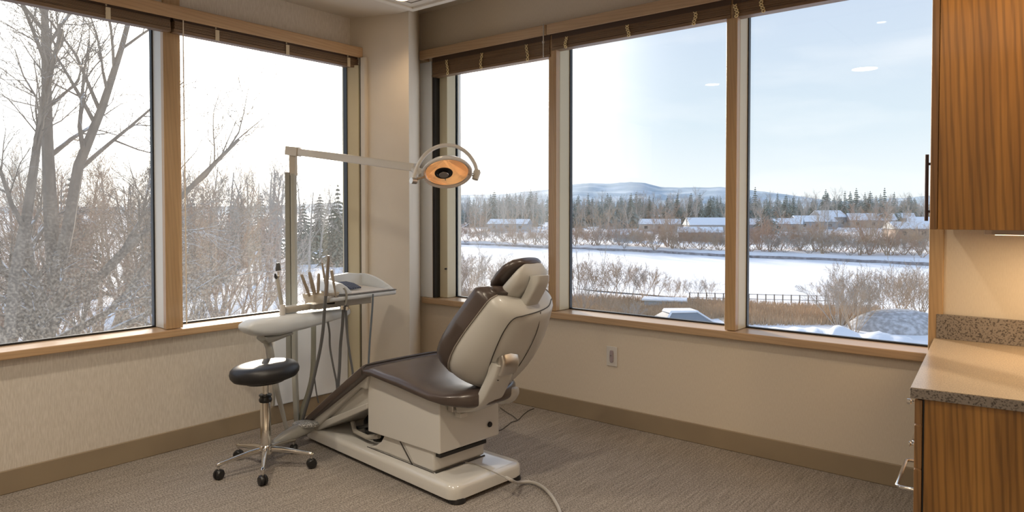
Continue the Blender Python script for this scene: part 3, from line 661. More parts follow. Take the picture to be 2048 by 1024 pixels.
# ------------------------------------------------------------------ stool
ST = Vector((-3.075, 1.862, 0)); st = empty('swivel_stool', ST); tag(st, 'round black padded stool with chrome column and five-caster base', 'stool')
tl = Matrix.Rotation(math.radians(3.2), 3, Vector((-.7738, -.6334, 0))) @ Matrix.Identity(3)
tl = Matrix.Rotation(math.radians(-4), 3, FWD)
pr = [(.02, 0), (.125, .0), (.148, .008), (.160, .024), (.163, .040), (.158, .058), (.142, .072), (.11, .079), (.06, .077), (.015, .074)]
obj('seat', MB().lathe(pr, (0, 0, .438), 48, tl), M['blackvinyl'], st, angle=70)
obj('seat_plate', MB().lathe([(.02, -.012), (.09, -.010), (.10, .004), (.02, .006)], (0, 0, .434), 32, tl), M['black'], st)
obj('piston', MB().lathe([(.0145, .33), (.0145, .44)], n=20), M['chrome'], st)
obj('collar', MB().lathe([(.012, .327), (.028, .327), (.031, .333), (.031, .342), (.026, .348), (.026, .354), (.031, .358), (.029, .364), (.012, .366)], n=24), M['black'], st)
obj('column', MB().lathe([(.018, .09), (.025, .094), (.025, .324), (.021, .330), (.012, .330)], n=28), M['chrome'], st)
obj('hub', MB().lathe([(.012, .070), (.030, .072), (.036, .082), (.034, .108), (.026, .118), (.01, .118)], n=24), M['chrome'], st)
for a in (40, 111, 185, 259, 325):
    r = math.radians(a); D = Vector((math.cos(r), math.sin(r), 0)); S = Vector((-D.y, D.x, 0)); Z = Vector((0, 0, 1))
    lg = obj('leg', MB().loft([se(D * x + Z * z, S, Z, hw, hh, 12, 3.2) for x, z, hw, hh in ((.022, .096, .015, .014), (.08, .092, .0125, .013), (.15, .082, .0105, .010), (.205, .073, .009, .0085), (.222, .070, .0105, .011), (.232, .068, .007, .008))]), M['chrome'], st)
    cp = D * .222; ca = obj('caster', MB().lathe([(.004, -.019), (.018, -.0185), (.0235, -.013), (.0245, -.004), (.019, -.001), (.019, .001), (.0245, .004), (.0235, .013), (.018, .0185), (.004, .019)], cp + Z * .0245 + S * .0, 20, Matrix.Rotation(r + .5, 3, 'Z') @ Matrix.Rotation(PI/2, 3, 'X')), M['black'], st)
    obj('caster_stem', MB().lathe([(.0055, .044), (.0055, .072)], cp, 12), M['chrome'], st)

# ------------------------------------------------------------------ dental light: pole, arm, yoke, head
dl = empty('dental_light', (-3.43, 2.262, 0)); tag(dl, 'lit round dental lamp on beige arm and tall grey pole', 'dental lamp')
RO = dl.location.copy()
def W(*p): return Vector(p) - RO
px_, py_ = -3.44, 2.262
def rbox(mb, cx, cy, hx, hy, z0, z1, lx=0, ly=0):
    return mb.loft([se((cx + lx * (1 - t) - RO.x, cy + ly * (1 - t) - RO.y, z0 + (z1 - z0) * t), RGT, Vector((-RGT.y, RGT.x, 0)), hx, hy, 20, 7) for t in (0, 1)])
cx, cy = at(577, 400, 3.93).xy
obj('pole_channel', rbox(MB(), cx, cy, .015, .022, .42, 1.472), mat('pole_dark', (.30, .31, .28), .4), dl)
cx2, cy2 = at(587.5, 400, 3.93).xy
obj('pole', rbox(rbox(MB(), cx2, cy2, .0125, .022, .30, 1.465), cx2, cy2, .0125, .022, .02, .31, .02, .0), M['pole'], dl)
obj('pole_foot', MB().lathe([(.06, 0), (.062, .008), (.055, .02), (.03, .03)], (cx2 + .02 - RO.x, cy2 - RO.y, 0.001), 24), M['pole'], dl)
cx3, cy3 = at(586.5, 330, 3.93).xy
obj('sleeve', rbox(MB(), cx3, cy3, .0185, .022, 1.455, 1.572), M['lamparm'], dl, bev=.002)
a0 = at(575, 301, 3.93); a1 = at(599, 304, 3.90); a2 = at(832, 335.5, 3.46)
def beam(p, q, hh, hw, ex=8):
    d = (q - p).normalized(); s = d.cross(Vector((0, 0, 1))).normalized(); u_ = s.cross(d)
    return MB().loft([se(p - RO, s, u_, hw, hh, 20, ex), se(q - RO, s, u_, hw, hh, 20, ex)])
obj('elbow', beam(a0, a1, .0255, .024), M['lamparm'], dl, bev=.003)
obj('arm', beam(a1, a2, .0205, .019), M['lamparm'], dl)
HD = at(894, 345.5, 3.40)
back = (Vector((0, 0, EYE)) - HD).normalized()
nz = (back * .56 - Vector((0, 0, 1)) * .83).normalized(); nz = (nz + RGT * .05).normalized()
xa = RGT - nz * RGT.dot(nz); xa.normalize(); ya = nz.cross(xa)
MH = Matrix((xa, ya, nz)).transposed()
HR = HD - RO
hd_ = obj('lamp_head', MB().lathe([(.02, -.055), (.06, -.050), (.095, -.034), (.117, -.012), (.1235, .000), (.1235, .006), (.118, .010), (.110, .006), (.1085, .0)], HR, 56, MH), mat('lamp_enamel', (.72, .70, .68), .25, coat=.4), dl)
refl = mat('lit_reflector', (.80, .52, .28), .35, emit=(1.0, .52, .20), es=.70)
noisy(refl, (.95, .66, .36), (1, 1, 1), 60, 3, .35, .7)
obj('reflector', MB().lathe([(.109, .0), (.095, -.008), (.06, -.020), (.03, -.026)], HR, 56, MH), refl, dl, angle=80)
obj('front_glass_ring', MB().lathe([(.103, .0), (.106, .003), (.108, .0)], HR, 56, MH), M['brushed'], dl)
bc = HR - xa * .012 - ya * .00
obj('bulb_shield', MB().lathe([(.044, -.016), (.046, -.004), (.043, .004), (.034, .006), (.030, .002), (.024, .002), (.022, .010), (.014, .012), (.001, .012)], bc - xa * .004, 32, MH), M['black'], dl)
obj('shield_ring', MB().lathe([(.0215, .010), (.0235, .012), (.0225, .0135)], bc - xa * .004, 32, MH), M['brushed'], dl)
obj('shield_stem', MB().tube([bc - ya * .040 + nz * .0, bc - ya * .070 - nz * .006], .005, 8), M['brushed'], dl)
ring = [at(*p) - RO for p in ((826, 360, 3.36), (834, 335, 3.37), (848, 312, 3.38), (867, 297, 3.40), (890, 290.5, 3.42), (914, 293.5, 3.44), (935, 307, 3.46), (949, 327, 3.47), (954, 345, 3.47))]
obj('yoke', MB().tube(smooth(ring, 5), .0095, 10), mat('yoke_enamel', (.70, .68, .64), .3, coat=.3), dl)
obj('grip', MB().tube([at(955, 339, 3.47) - RO, at(954, 344, 3.47) - RO, at(950, 359, 3.46) - RO], [.013, .019, .016], 14), M['lamparm'], dl)
obj('yoke_knob', MB().tube([at(822, 361, 3.34) - RO, at(832, 362, 3.36) - RO], .015, 12), M['brushed'], dl)
obj('joint', MB().tube([at(828, 338, 3.46) - RO, at(838, 345, 3.43) - RO, at(842, 352, 3.40) - RO], [.018, .024, .014], 14), M['lamparm'], dl)
obj('pivot', MB().tube([at(832, 358, 3.37) - RO, at(850, 354, 3.40) - RO], .008, 10), M['chrome'], dl)
obj('pivot', MB().tube([at(948, 350, 3.46) - RO, at(938, 347, 3.42) - RO], .008, 10), M['chrome'], dl)

# ------------------------------------------------------------------ delivery unit
du = empty('delivery_unit', (-3.36, 2.25, 0)); tag(du, 'white instrument arm with tray and hoses in front of left window', 'dental unit'); RO = du.location.copy()
secs = [(487, 655, 4, 3.50), (490, 655, 16, 3.51), (497, 654.5, 27, 3.525), (509, 654, 36, 3.55), (530, 652, 39, 3.60), (550, 650, 39, 3.64), (600, 641, 34, 3.77), (646, 631.5, 26, 3.90), (676, 625, 19, 3.98), (688, 622.5, 14, 4.02), (691, 622, 6, 4.03)]
R_ = []
for i, (x, y, h, d) in enumerate(secs):
    R_.append(se(at(x, y, d) - RO, (.96, .27, 0), (0, 0, 1), max(.015, (.065 if 2 < i < 9 else .045)) * (1 if h > 8 else .5), h / 2 * d / FPX, 26, 3.0))
obj('arm_body', MB().loft(R_), M['unitwhite'], du, angle=60)
obj('top_rail', beam(at(566, 620, 3.70), at(632, 610, 3.82), .018, .03, 5), M['unitgrey'], du)
obj('knuckle', MB().loft([se(at(x, y, d) - RO, (.96, .27, 0), (0, 0, 1), .03, h, 14, 3) for x, y, h, d in ((522, 676, .012, 3.60), (530, 679, .022, 3.62), (545, 676, .018, 3.65), (578, 666, .008, 3.74))]), M['pole'], du)
tr = obj('tray', MB().box(-3.37 - RO.x, -3.12 - RO.x, 2.27 - RO.y, 2.745 - RO.y, .766, .795), M['unitwhite'], du, sm=False, bev=.012)
obj('tray_rim', MB().box(-3.365 - RO.x, -3.117 - RO.x, 2.30 - RO.y, 2.742 - RO.y, .7945, .799), mat('tray_gasket', (.12, .12, .12), .4), du, sm=False, bev=.002)
bw = lambda x0, x1: (lambda p, q, t: (t - RO.x, p - RO.y, q))
hood = [(2.38, .800), (2.42, .862), (2.48, .886), (2.58, .893), (2.65, .884), (2.70, .852), (2.732, .800)]
obj('console_hood', MB().prism(hood, lambda p, q, t: (t - RO.x, p - RO.y, q), -3.365, -3.345), M['unitwhite'], du, bev=.004, sm=False)
# curved cheek of the console: drops from the hood to the front right corner
R_ = []
for i in range(9):
    t = i / 8; x = -3.36 + .225 * t; h = .888 - .084 * t ** 1.7; y = 2.69 + .040 * t
    R_.append([(x - RO.x, y - .030 * (1 - t) - RO.y, h - .003), (x - RO.x, y + .008 - RO.y, h - .006), (x - RO.x, 2.738 - RO.y, .799), (x - RO.x, y - .012 * (1 - t) - .01 - RO.y, .799)])
obj('console_cheek', MB().loft(R_), M['unitwhite'], du, bev=.002, sm=False)
lob = [(2.312, .800), (2.310, .826), (2.320, .850), (2.342, .862), (2.37, .857), (2.40, .838), (2.43, .808), (2.435, .799)]
obj('console_lobe', MB().prism(lob, lambda p, q, t: (t - RO.x + 0 * p, p - RO.y + (-3.13 - t) * .22, q + (-3.13 - t) * .05), -3.14, -3.35), M['unitwhite'], du, bev=.004, sm=False)
obj('console_deck', MB().hexa([(-3.14 - RO.x, 2.40 - RO.y, .797), (-3.14 - RO.x, 2.70 - RO.y, .797), (-3.345 - RO.x, 2.66 - RO.y, .797), (-3.345 - RO.x, 2.42 - RO.y, .797)],
    [(-3.14 - RO.x, 2.405 - RO.y, .802), (-3.14 - RO.x, 2.695 - RO.y, .802), (-3.345 - RO.x, 2.655 - RO.y, .814), (-3.345 - RO.x, 2.425 - RO.y, .830)]), M['outletw'], du, bev=.002, sm=False)
mb = MB(); mb2 = MB()
for k in range(9):
    y = 2.455 + k * .0085; (mb if k % 2 == 0 else mb2).tube([(-3.20 - RO.x, y - RO.y + .02, .818), (-3.25 - RO.x, y + .008 - RO.y, .838), (-3.31 - RO.x, y - RO.y, .845), (-3.335 - RO.x, y - RO.y, .838)], .0052, 6)
obj('coiled_pad', mb, M['blue'], du, label='dark blue stripes of the coiled cord'); obj('coiled_pad', mb2, mat('pad_stripe', (.10, .13, .20), .5), du)
obj('under_bar', MB().box(-3.27 - RO.x, -3.18 - RO.x, 2.22 - RO.y, 2.605 - RO.y, .726, .765), M['unitgrey'], du, sm=False, bev=.004)
obj('under_joint', MB().tube([at(628, 611, 3.78) - RO, at(640, 612, 3.80) - RO], .02, 12).tube([at(646, 607, 3.8) - RO, at(668, 604, 3.84) - RO], .012, 10), M['black'], du)
obj('under_joint', MB().tube([at(640, 615, 3.8) - RO, at(642, 603, 3.8) - RO], .012, 12), M['brushed'], du)
# clear basin holding the handpieces
def hollow(mb, x0, x1, y0, y1, z0, z1, k=.012, w_=.004):
    o_ = [(x0 + k, y0 + k, z0), (x1 - k, y0 + k, z0), (x1 - k, y1 - k, z0), (x0 + k, y1 - k, z0)]; p_ = [(x0, y0, z1), (x1, y0, z1), (x1, y1, z1), (x0, y1, z1)]
    i_ = [(x0 + w_, y0 + w_, z1), (x1 - w_, y0 + w_, z1), (x1 - w_, y1 - w_, z1), (x0 + w_, y1 - w_, z1)]; j_ = [(x0 + k + w_, y0 + k + w_, z0 + w_), (x1 - k - w_, y0 + k + w_, z0 + w_), (x1 - k - w_, y1 - k - w_, z0 + w_), (x0 + k + w_, y1 - k - w_, z0 + w_)]
    return mb.loft([o_, p_, i_, j_])
obj('basin', hollow(MB(), -3.215 - RO.x, -3.115 - RO.x, 2.165 - RO.y, 2.335 - RO.y, .764, .818), M['clear'], du, sm=False, bev=.006)
tool = mat('tan_handpiece', (.36, .31, .25), .4)
for a, b, r0, r1 in (((603, 549, 3.62), (619, 592, 3.68), .0075, .010), ((618.5, 544, 3.64), (631, 596, 3.70), .0085, .013), ((637.5, 547, 3.66), (636, 590, 3.70), .0075, .010), ((644, 525, 3.66), (655, 590, 3.72), .005, .008), ((663, 540, 3.70), (672, 594, 3.74), .009, .005)):
    p, q = at(*a) - RO, at(*b) - RO
    h = obj('handpiece', MB().tube([p, p + (q - p) * .04, p + (q - p) * .5, q], [r0 * .6, r0, (r0 + r1) / 2, r1 * .8], 12), tool, du)
h = obj('suction_tip', MB().tube([at(x, y, 3.62) - RO for x, y in ((657, 511), (657, 517), (656.5, 524), (655, 545), (653, 575), (651.5, 592))], [.006, .009, .0085, .009, .0105, .010], 12), mat('steel_wand', (.25, .22, .19), .35, .5), du, label='tall dark metal wand')
def hose(name, pts, r, m_, d0, d1=None, n=8):
    k = len(pts); P_ = [at(x, y, d0 + ((d1 or d0) - d0) * i / (k - 1)) - RO for i, (x, y) in enumerate(pts)]
    rr = r if not isinstance(r, tuple) else [r[0] + (r[1] - r[0]) * i / ((k - 1) * 6) for i in range((k - 1) * 6 + 1)]
    return obj(name, MB().tube(smooth(P_, 6), rr, n), m_, du)
hose('hose', [(651.5, 590), (649, 620), (646, 660), (640, 700), (630, 745), (621, 785), (612, 815), (604, 845)], .0085, M['hose'], 3.62, 3.80)
hose('hose', [(655, 640), (659, 665), (660, 695), (667, 735), (673, 765), (674, 785)], .0055, M['hose'], 3.86, 3.9)
hose('hose', [(687, 612), (685, 650), (681, 690), (679, 735), (675, 785)], .0085, M['hose'], 3.86, 3.9)
hose('hose', [(690, 590), (692, 625), (694, 665), (699, 705), (705, 742), (706, 770)], .0065, M['hose'], 3.86, 3.9)
hose('hose', [(746, 588), (745, 610), (742, 650), (739, 690), (737, 735), (737, 760)], .0055, mat('blue_grey_hose', (.14, .17, .20), .4), 3.95, 3.95)
hose('hose', [(627, 640), (628, 690), (628.5, 745), (632, 780), (637, 806)], .004, M['hose'], 4.1)
obj('hose_clamp', MB().tube([at(684, 611, 3.84) - RO, at(684, 619, 3.84) - RO], .012, 10).tube([at(694, 613, 3.84) - RO, at(694, 620, 3.84) - RO], .009, 10), M['chrome'], du)
hose('feed_tube', [(687, 575), (692, 583), (693, 598), (690, 610)], .006, M['hoselight'], 3.80, 3.84)
hose('support_tube', [(627, 640), (627, 700), (625, 748), (617, 785), (607, 815), (601, 850)], .0145, mat('olive_tube', (.27, .27, .22), .4), 4.02, 3.95, 12)
hose('support_tube', [(534, 683), (541, 706), (546, 740), (556, 790), (566, 828), (573, 860)], (.020, .009), M['hoselight'], 3.66, 3.66, 10)
hose('support_tube', [(534, 690), (536, 715), (545, 755), (548, 790), (547, 812)], (.008, .006), M['hoselight'], 3.68, 3.7, 10)
# upright suction holder with dark cap
obj('holder_socket', MB().tube([at(564.5, 630, 3.66) - RO, at(565, 612, 3.66) - RO, at(565, 609, 3.66) - RO], [.015, .015, .013], 16), M['outletw'], du)
obj('suction_handle', MB().tube([at(563.5, 612, 3.66) - RO, at(560, 590, 3.66) - RO, at(555, 560, 3.66) - RO, at(554.5, 556, 3.66) - RO], [.0105, .011, .0105, .008], 14), mat('suction_handle', (.42, .41, .37), .4), du)
obj('suction_valve', MB().tube([at(550, 547, 3.66) - RO, at(551, 553, 3.66) - RO, at(555, 557, 3.66) - RO], [.004, .008, .010], 10).tube([at(556, 557, 3.66) - RO, at(557.5, 551, 3.66) - RO], .004, 8), M['black'], du)
obj('suction_cap', MB().tube([at(557, 556, 3.66) - RO, at(556.5, 543, 3.66) - RO], .006, 10), M['clear'], du)
obj('suction_cap', MB().tube([at(556.7, 541.5, 3.66) - RO, at(556.3, 539, 3.66) - RO, at(556, 527, 3.66) - RO, at(556, 525.5, 3.66) - RO], [.014, .0145, .010, .008], 14), mat('dark_grey_cap', (.07, .07, .065), .5), du)

# ------------------------------------------------------------------ foot control
fc = empty('foot_control', (-3.26, 2.16, 0)); tag(fc, 'grey knurled foot control lying by the foot of the light pole', 'foot control'); RO = fc.location.copy()
fcm = mat('translucent_grey', (.36, .355, .33), .25, coat=.3)
R_ = [se(at(x, y, d) - RO, (.45, .89, 0), (0, 0, 1), hw, hh, 20, 2.6) for x, y, d, hw, hh in ((549, 887, 3.56, .012, .006), (556, 883, 3.58, .03, .018), (575, 872, 3.63, .045, .028), (595, 862, 3.68, .050, .034), (612, 855, 3.72, .045, .034), (622, 852, 3.74, .02, .02))]
obj('body', MB().loft(R_), fcm, fc)
pc = at(612, 849, 3.72) - RO
obj('pedal', MB().loft([se(pc + Vector((0, 0, z)), (.75, .66, 0), (-.66, .75, 0), a * 1.55, a, 28, 2.2) for z, a in ((-.012, .030), (-.006, .044), (.006, .047), (.014, .040), (.017, .02))]), M['glint'], fc)
# ------------------------------------------------------------------ cables
def z0(px, py, z=.012):
    r = at(px, py, 1) - Vector((0, 0, EYE)); k = (z - EYE) / r.z; return Vector((r.x * k, r.y * k, z))
P_ = [z0(928, 925, .090), z0(960, 934, .090), z0(990, 947, .090), z0(1012, 958, .089), z0(1024, 963, .080), z0(1030, 966, .03), z0(1048, 964, .012), z0(1075, 968, .010), z0(1098, 985, .010), z0(1112, 1005, .010), z0(1122, 1028, .010), z0(1124, 1060, .010)]
P_ = [z0(1012, 955, .094), z0(1022, 960, .092), z0(1032, 965, .060), z0(1040, 965, .02), z0(1060, 964, .012), z0(1080, 971, .012), z0(1098, 986, .012), z0(1112, 1006, .012), z0(1121, 1028, .012), z0(1124, 1070, .012)]
o = obj('power_cable', MB().tube(smooth(P_, 6), .0075, 8), M['cable']); tag(o, 'thick grey cable curving over the carpet from the chair base to the bottom edge', 'cable')
P_ = [z0(925, 924, .0885), z0(950, 928, .0885), z0(975, 938, .0885), z0(1000, 950, .0885), z0(1016, 957, .0885)]
o = obj('thin_cable', MB().tube(smooth(P_, 6), .0028, 6), M['cable']); tag(o, 'thin grey wire lying on top of the white base plate', 'cable')
P_ = [z0(x, y, .004) for x, y in ((972, 861), (998, 861), (1012, 853), (1022, 845), (1036, 840), (1046, 830), (1056, 822), (1068, 817))]
o = obj('thin_cable', MB().tube(smooth(P_, 6), .0022, 6), M['thincable']); tag(o, 'thin dark wire looping over the carpet to the skirting', 'cable')
P_ = [z0(x, y, .0065) for x, y in ((1000, 815), (1014, 825), (1026, 832), (1034, 839))]
o = obj('thin_cable', MB().tube(smooth(P_, 6), .0022, 6), M['thincable']); tag(o, 'short dark wire crossing the looping wire behind the chair', 'cable')
# ------------------------------------------------------------------ outdoors, seen from the second floor
G0 = -6.0                              # snow-covered ground below the window
def snowmat(name, c1, c2, ns=.5, bump=.2, dist=.1):
    return noisy(mat(name, c1, .85, spec=.2), c2, (1, 1, 1), ns, 5, .4, .65, bump=bump, dist=dist)
M['snow'] = snowmat('snow_cover', (.86, .87, .89), (.80, .82, .86), .15, .3, .15)
M['ice'] = snowmat('snowed_lake', (.88, .885, .90), (.85, .86, .885), .05, .1, .05)
def grid(name, xs, ys, zf, m, parent=None, thick=0.4):
    v = []; f = []; nx, ny = len(xs), len(ys)
    for y in ys:
        for x in xs: v.append((x, y, zf(x, y)))
    for j in range(ny - 1):
        for i in range(nx - 1): a = j * nx + i; f.append((a, a + 1, a + nx + 1, a + nx))
    mb = MB().add(v, f); return obj(name, mb, m, parent, angle=180)
def fr(a, b, n): return [a + (b - a) * i / n for i in range(n + 1)]
nz_ = lambda x, y, s, k=0: noise.noise(Vector((x * s, y * s, k)))
def bank_y(x): return 113.2 + 1.6 * math.sin(x * .06) + .9 * math.sin(x * .19 + 1) - .018 * (x + 60)
def near_y(x): return 57.0 + 2.5 * math.sin(x * .07 + .5)
def gz(x, y):
    z = G0 + .25 * nz_(x, y, .05) + .10 * nz_(x, y, .25, 3)
    by = bank_y(x)
    if y > by: z += min(.75, (y - by) * .5) + min(1.0, max(0, (y - by - 25) * .01)) + .35 * nz_(x, y, .04, 5)
    elif y > near_y(x) and x > -75: z = G0 - .25
    return z
def ys_(): return fr(3.95, 40, 22)[:-1] + fr(40, 125, 75)[:-1] + fr(125, 300, 45)[:-1] + fr(300, 2400, 12)
xs_ = fr(-2600, -300, 10)[:-1] + fr(-300, -140, 24)[:-1] + fr(-140, 40, 110)[:-1] + fr(40, 700, 12)
struct(grid('ground', xs_, ys_(), gz, M['snow']))
xs2 = fr(-900, -120, 16)[:-1] + fr(-120, -4.2, 70)
struct(grid('ground', xs2, fr(-500, -60, 8)[:-1] + fr(-60, 3.95, 30), lambda x, y: G0 + .25 * nz_(x, y, .05) + .10 * nz_(x, y, .25, 3), M['snow']))
lk = struct(grid('ground', fr(-118, 45, 20), fr(56, 114, 12), lambda x, y: G0 - .12, M['ice']))
# retaining bank along the far shore: dark low wall
mb = MB(); R_ = []
for x in fr(-125, 20, 90):
    y = bank_y(x); R_.append([(x, y - .1, G0 - .3), (x, y + .35, G0 - .3), (x, y + .35, G0 + .30 + .1 * nz_(x, 0, .5)), (x, y - .1, G0 + .25 + .1 * nz_(x, 0, .5))])
o = obj('stone_edging', mb.loft(R_), noisy(mat('dark_stone', (.16, .15, .16), .9), (.34, .34, .37), (1, 1, 1), 1.2, 4), sm=False); tag(o, 'low dark stone edging along the far shore of the snowy lake', 'edging')
# mountains
prof = [(-600, 414), (0, 414), (300, 413), (500, 412), (700, 404), (905, 390), (1000, 388), (1095, 379), (1142, 370), (1175, 366), (1215, 367), (1260, 364), (1290, 366), (1320, 374), (1380, 375), (1440, 374), (1500, 380), (1560, 387), (1610, 394), (1650, 400), (1690, 403), (1720, 400), (1750, 397), (1800, 396), (1850, 392), (1950, 388), (2200, 392), (2700, 400)]
def prof_y(px):
    for (a, b), (c, d) in zip(prof, prof[1:]):
        if px <= c:
            t = (px - a) / (c - a); t = t * t * (3 - 2 * t) if False else t; return b + (d - b) * t
    return prof[-1][1]
v = []; f = []; PX = fr(-600, 2700, 330); NJ = 14; D0, D1 = 2300., 3200.
for i, px in enumerate(PX):
    zt = EYE + (424 - prof_y(px)) * D1 / FPX + 2.5 * nz_(px, 0, .03) + 1.5 * nz_(px, 0, .11)
    for j in range(NJ + 1):
        t = j / NJ; d = D0 + (D1 - D0) * t; x, y = gp(px, d)
        h = G0 + (zt - G0) * (t ** .8) * (1 + .22 * (1 - t) * nz_(px, d, .02, 2) * 1.6) + (5 * nz_(px * 3, d, .012, 7)) * math.sin(PI * t)
        v.append((x, y, h))
for i in range(len(PX) - 1):
    for j in range(NJ): a = i * (NJ + 1) + j; f.append((a, a + NJ + 1, a + NJ + 2, a + 1))
mtn = mat('hazy_snowy_mountain', (.36, .46, .53), .95, spec=.1); noisy(mtn, (.56, .64, .70), (.006, .006, .03), 1.0, 7, .48, .66)  # pale blue of distance haze is mixed into the base colour
o = obj('mountain_ridge', MB().add(v, f), mtn, angle=180); tag(o, 'long haze-tinted pale blue snow-dusted mountain ridge on the horizon', 'mountain')

# ---------------------------------------------------------------- tree kinds
def sticks(rng, starts, levels, sides=3, up=.1, wob=.22, minr=.004):
    """starts: (point, direction, length, radius); levels: list of (children, length factor, radius factor, spread)"""
    V = []; F = []
    def seg(path, rad, n):
        o = len(V); m = len(path); upv = None
        for i, p in enumerate(path):
            d = path[min(i + 1, m - 1)] - path[max(i - 1, 0)]; d.normalize()
            a = d.cross(Vector((.31, .52, .79))); a.normalize(); b = a.cross(d)
            for k in range(n):
                t = 2 * PI * k / n; V.append(tuple(p + (a * math.cos(t) + b * math.sin(t)) * rad[i]))
        for i in range(m - 1):
            for k in range(n):
                q = o + i * n + k; r = o + i * n + (k + 1) % n; F.append((q, r, r + n, q + n))
    def grow(p, d, L, r, lv):
        ns = 5 if lv == 0 else 4 if lv == 1 else 3 if lv == 2 else 2
        path = [p]; rad = [r]; dd = d.copy(); q = p
        for i in range(ns):
            dd = (dd + Vector((rng.gauss(0, wob), rng.gauss(0, wob), rng.gauss(0, wob) + up)) * (.5 if lv == 0 else 1)).normalized()
            q = q + dd * (L / ns); path.append(q); rad.append(max(minr * .6, r * (1 - .72 * (i + 1) / ns)))
        seg(path, rad, 6 if r > .06 else 4 if r > .025 else sides)
        if lv >= len(levels): return
        nchild, lf, rf, sp = levels[lv]
        for c in range(nchild):
            t = .25 + .75 * (c + rng.random()) / nchild if lv else .35 + .65 * (c + rng.random() * .8) / nchild
            k = min(ns - 1, int(t * ns)); ft = t * ns - k; base = path[k].lerp(path[k + 1], min(1, ft))
            ax = (path[k + 1] - path[k]).normalized()
            a = ax.cross(Vector((rng.gauss(0, 1), rng.gauss(0, 1), rng.gauss(0, 1))))
            if a.length < 1e-3: continue
            a.normalize(); ang = sp * rng.uniform(.7, 1.25); nd = ax * math.cos(ang) + a * math.sin(ang)
            grow(base, nd.normalized(), L * lf * rng.uniform(.7, 1.2) * (1 - .35 * t), max(minr, (rad[k] * (1 - ft) + rad[k + 1] * ft) * rf), lv + 1)
    for s in starts: grow(Vector(s[0]), Vector(s[1]).normalized(), s[2], s[3], 0)
    me = bpy.data.meshes.new('branches'); me.from_pydata(V, [], F); return me
def bark(name, c1, c2, snowy=.0):
    m = noisy(mat(name, c1, .9, spec=.15), c2, (1, 1, .4), 3.0, 4)
    if snowy:
        t = m.node_tree; L = t.links; b = t.nodes['Principled BSDF']; g = t.nodes.new('ShaderNodeNewGeometry'); s = t.nodes.new('ShaderNodeSeparateXYZ'); L.new(g.outputs['Normal'], s.inputs[0])
        n = t.nodes.new('ShaderNodeTexNoise'); n.inputs['Scale'].default_value = 2.2; co = t.nodes.new('ShaderNodeTexCoord'); L.new(co.outputs['Object'], n.inputs['Vector'])
        ad = t.nodes.new('ShaderNodeMath'); ad.operation = 'ADD'; L.new(s.outputs['Z'], ad.inputs[0]); L.new(n.outputs[0], ad.inputs[1])
        r = t.nodes.new('ShaderNodeMapRange'); r.inputs['From Min'].default_value = 1.15; r.inputs['From Max'].default_value = 1.3; r.inputs['To Max'].default_value = snowy; L.new(ad.outputs[0], r.inputs['Value'])
        mx = t.nodes.new('ShaderNodeMix'); mx.data_type = 'RGBA'; src = b.inputs['Base Color'].links[0].from_socket; L.new(r.outputs[0], mx.inputs[0]); L.new(src, mx.inputs[6]); mx.inputs[7].default_value = (.85, .87, .9, 1); L.new(mx.outputs[2], b.inputs['Base Color'])
    return m
BK1 = bark('bark_grey', (.20, .165, .135), (.30, .25, .20), .75)
BK2 = bark('bark_tan', (.36, .27, .19), (.46, .35, .25))
BK3 = bark('bark_rust', (.36, .23, .16), (.45, .31, .22))
BK4 = bark('bark_hazy', (.32, .29, .26), (.42, .38, .34))  # greyer bark, distance haze put into its colour
rng = random.Random(11)
def place(me, m, name, px, d, s, rz, label, cat, group=None, gz0=None, loc=None):
    if not me.materials: me.materials.append(m)
    o = bpy.data.objects.new(name, me); sc.collection.objects.link(o)
    x, y = loc if loc else gp(px, d)
    z = (gz(x, y) if y > 4 else G0) - .06
    o.location = (x, y, z); o.rotation_euler = (0, 0, rz); o.scale = (s, s, s)
    return tag(o, label, cat, group)
# big trees right outside the left pane (real heights 15-17 m)
big = sticks(random.Random(5), [((0, 0, 0), (.02, .0, 1), 7.0, .38), ((0.05, 0, 5.2), (.30, .22, .95), 8.5, .19), ((0, 0, 5.4), (-.08, -.06, 1), 9.5, .20), ((0, 0, 4.2), (.62, .40, .62), 7.5, .16), ((0, 0, 4.0), (-.5, -.5, .7), 7.0, .15), ((0, 0, 3.6), (.7, .6, .35), 5.5, .12), ((0, 0, 3.9), (-.1, -.9, .5), 5.0, .10), ((0, 0, 3.0), (.72, .5, .2), 5.0, .11)],
             [(9, .50, .50, .62), (8, .52, .55, .62), (7, .50, .6, .7), (4, .6, .7, .7)], up=.05, wob=.17, minr=.0055)
me_big2 = sticks(random.Random(8), [((0, 0, 0), (.0, .0, 1), 6.0, .34), ((0, 0, 4.2), (-.45, -.3, .9), 8.5, .20), ((0, 0, 4.4), (.25, .15, 1), 8.5, .18), ((0, 0, 3.2), (.75, .55, .45), 6.5, .13), ((0, 0, 3.4), (-.6, .4, .6), 6.0, .12)],
             [(9, .50, .50, .62), (8, .52, .55, .62), (7, .50, .6, .7), (4, .6, .7, .7)], up=.05, wob=.17, minr=.0055)
place(big, BK1, 'bare_tree', 108, 19.5, 1.0, math.radians(-12), 'tallest bare tree with thick forked trunk in the left pane', 'tree')
place(me_big2, BK1, 'bare_tree', 18, 17.5, .92, math.radians(40), 'bare tree with thick leaning trunk at the left edge of the photo', 'tree')
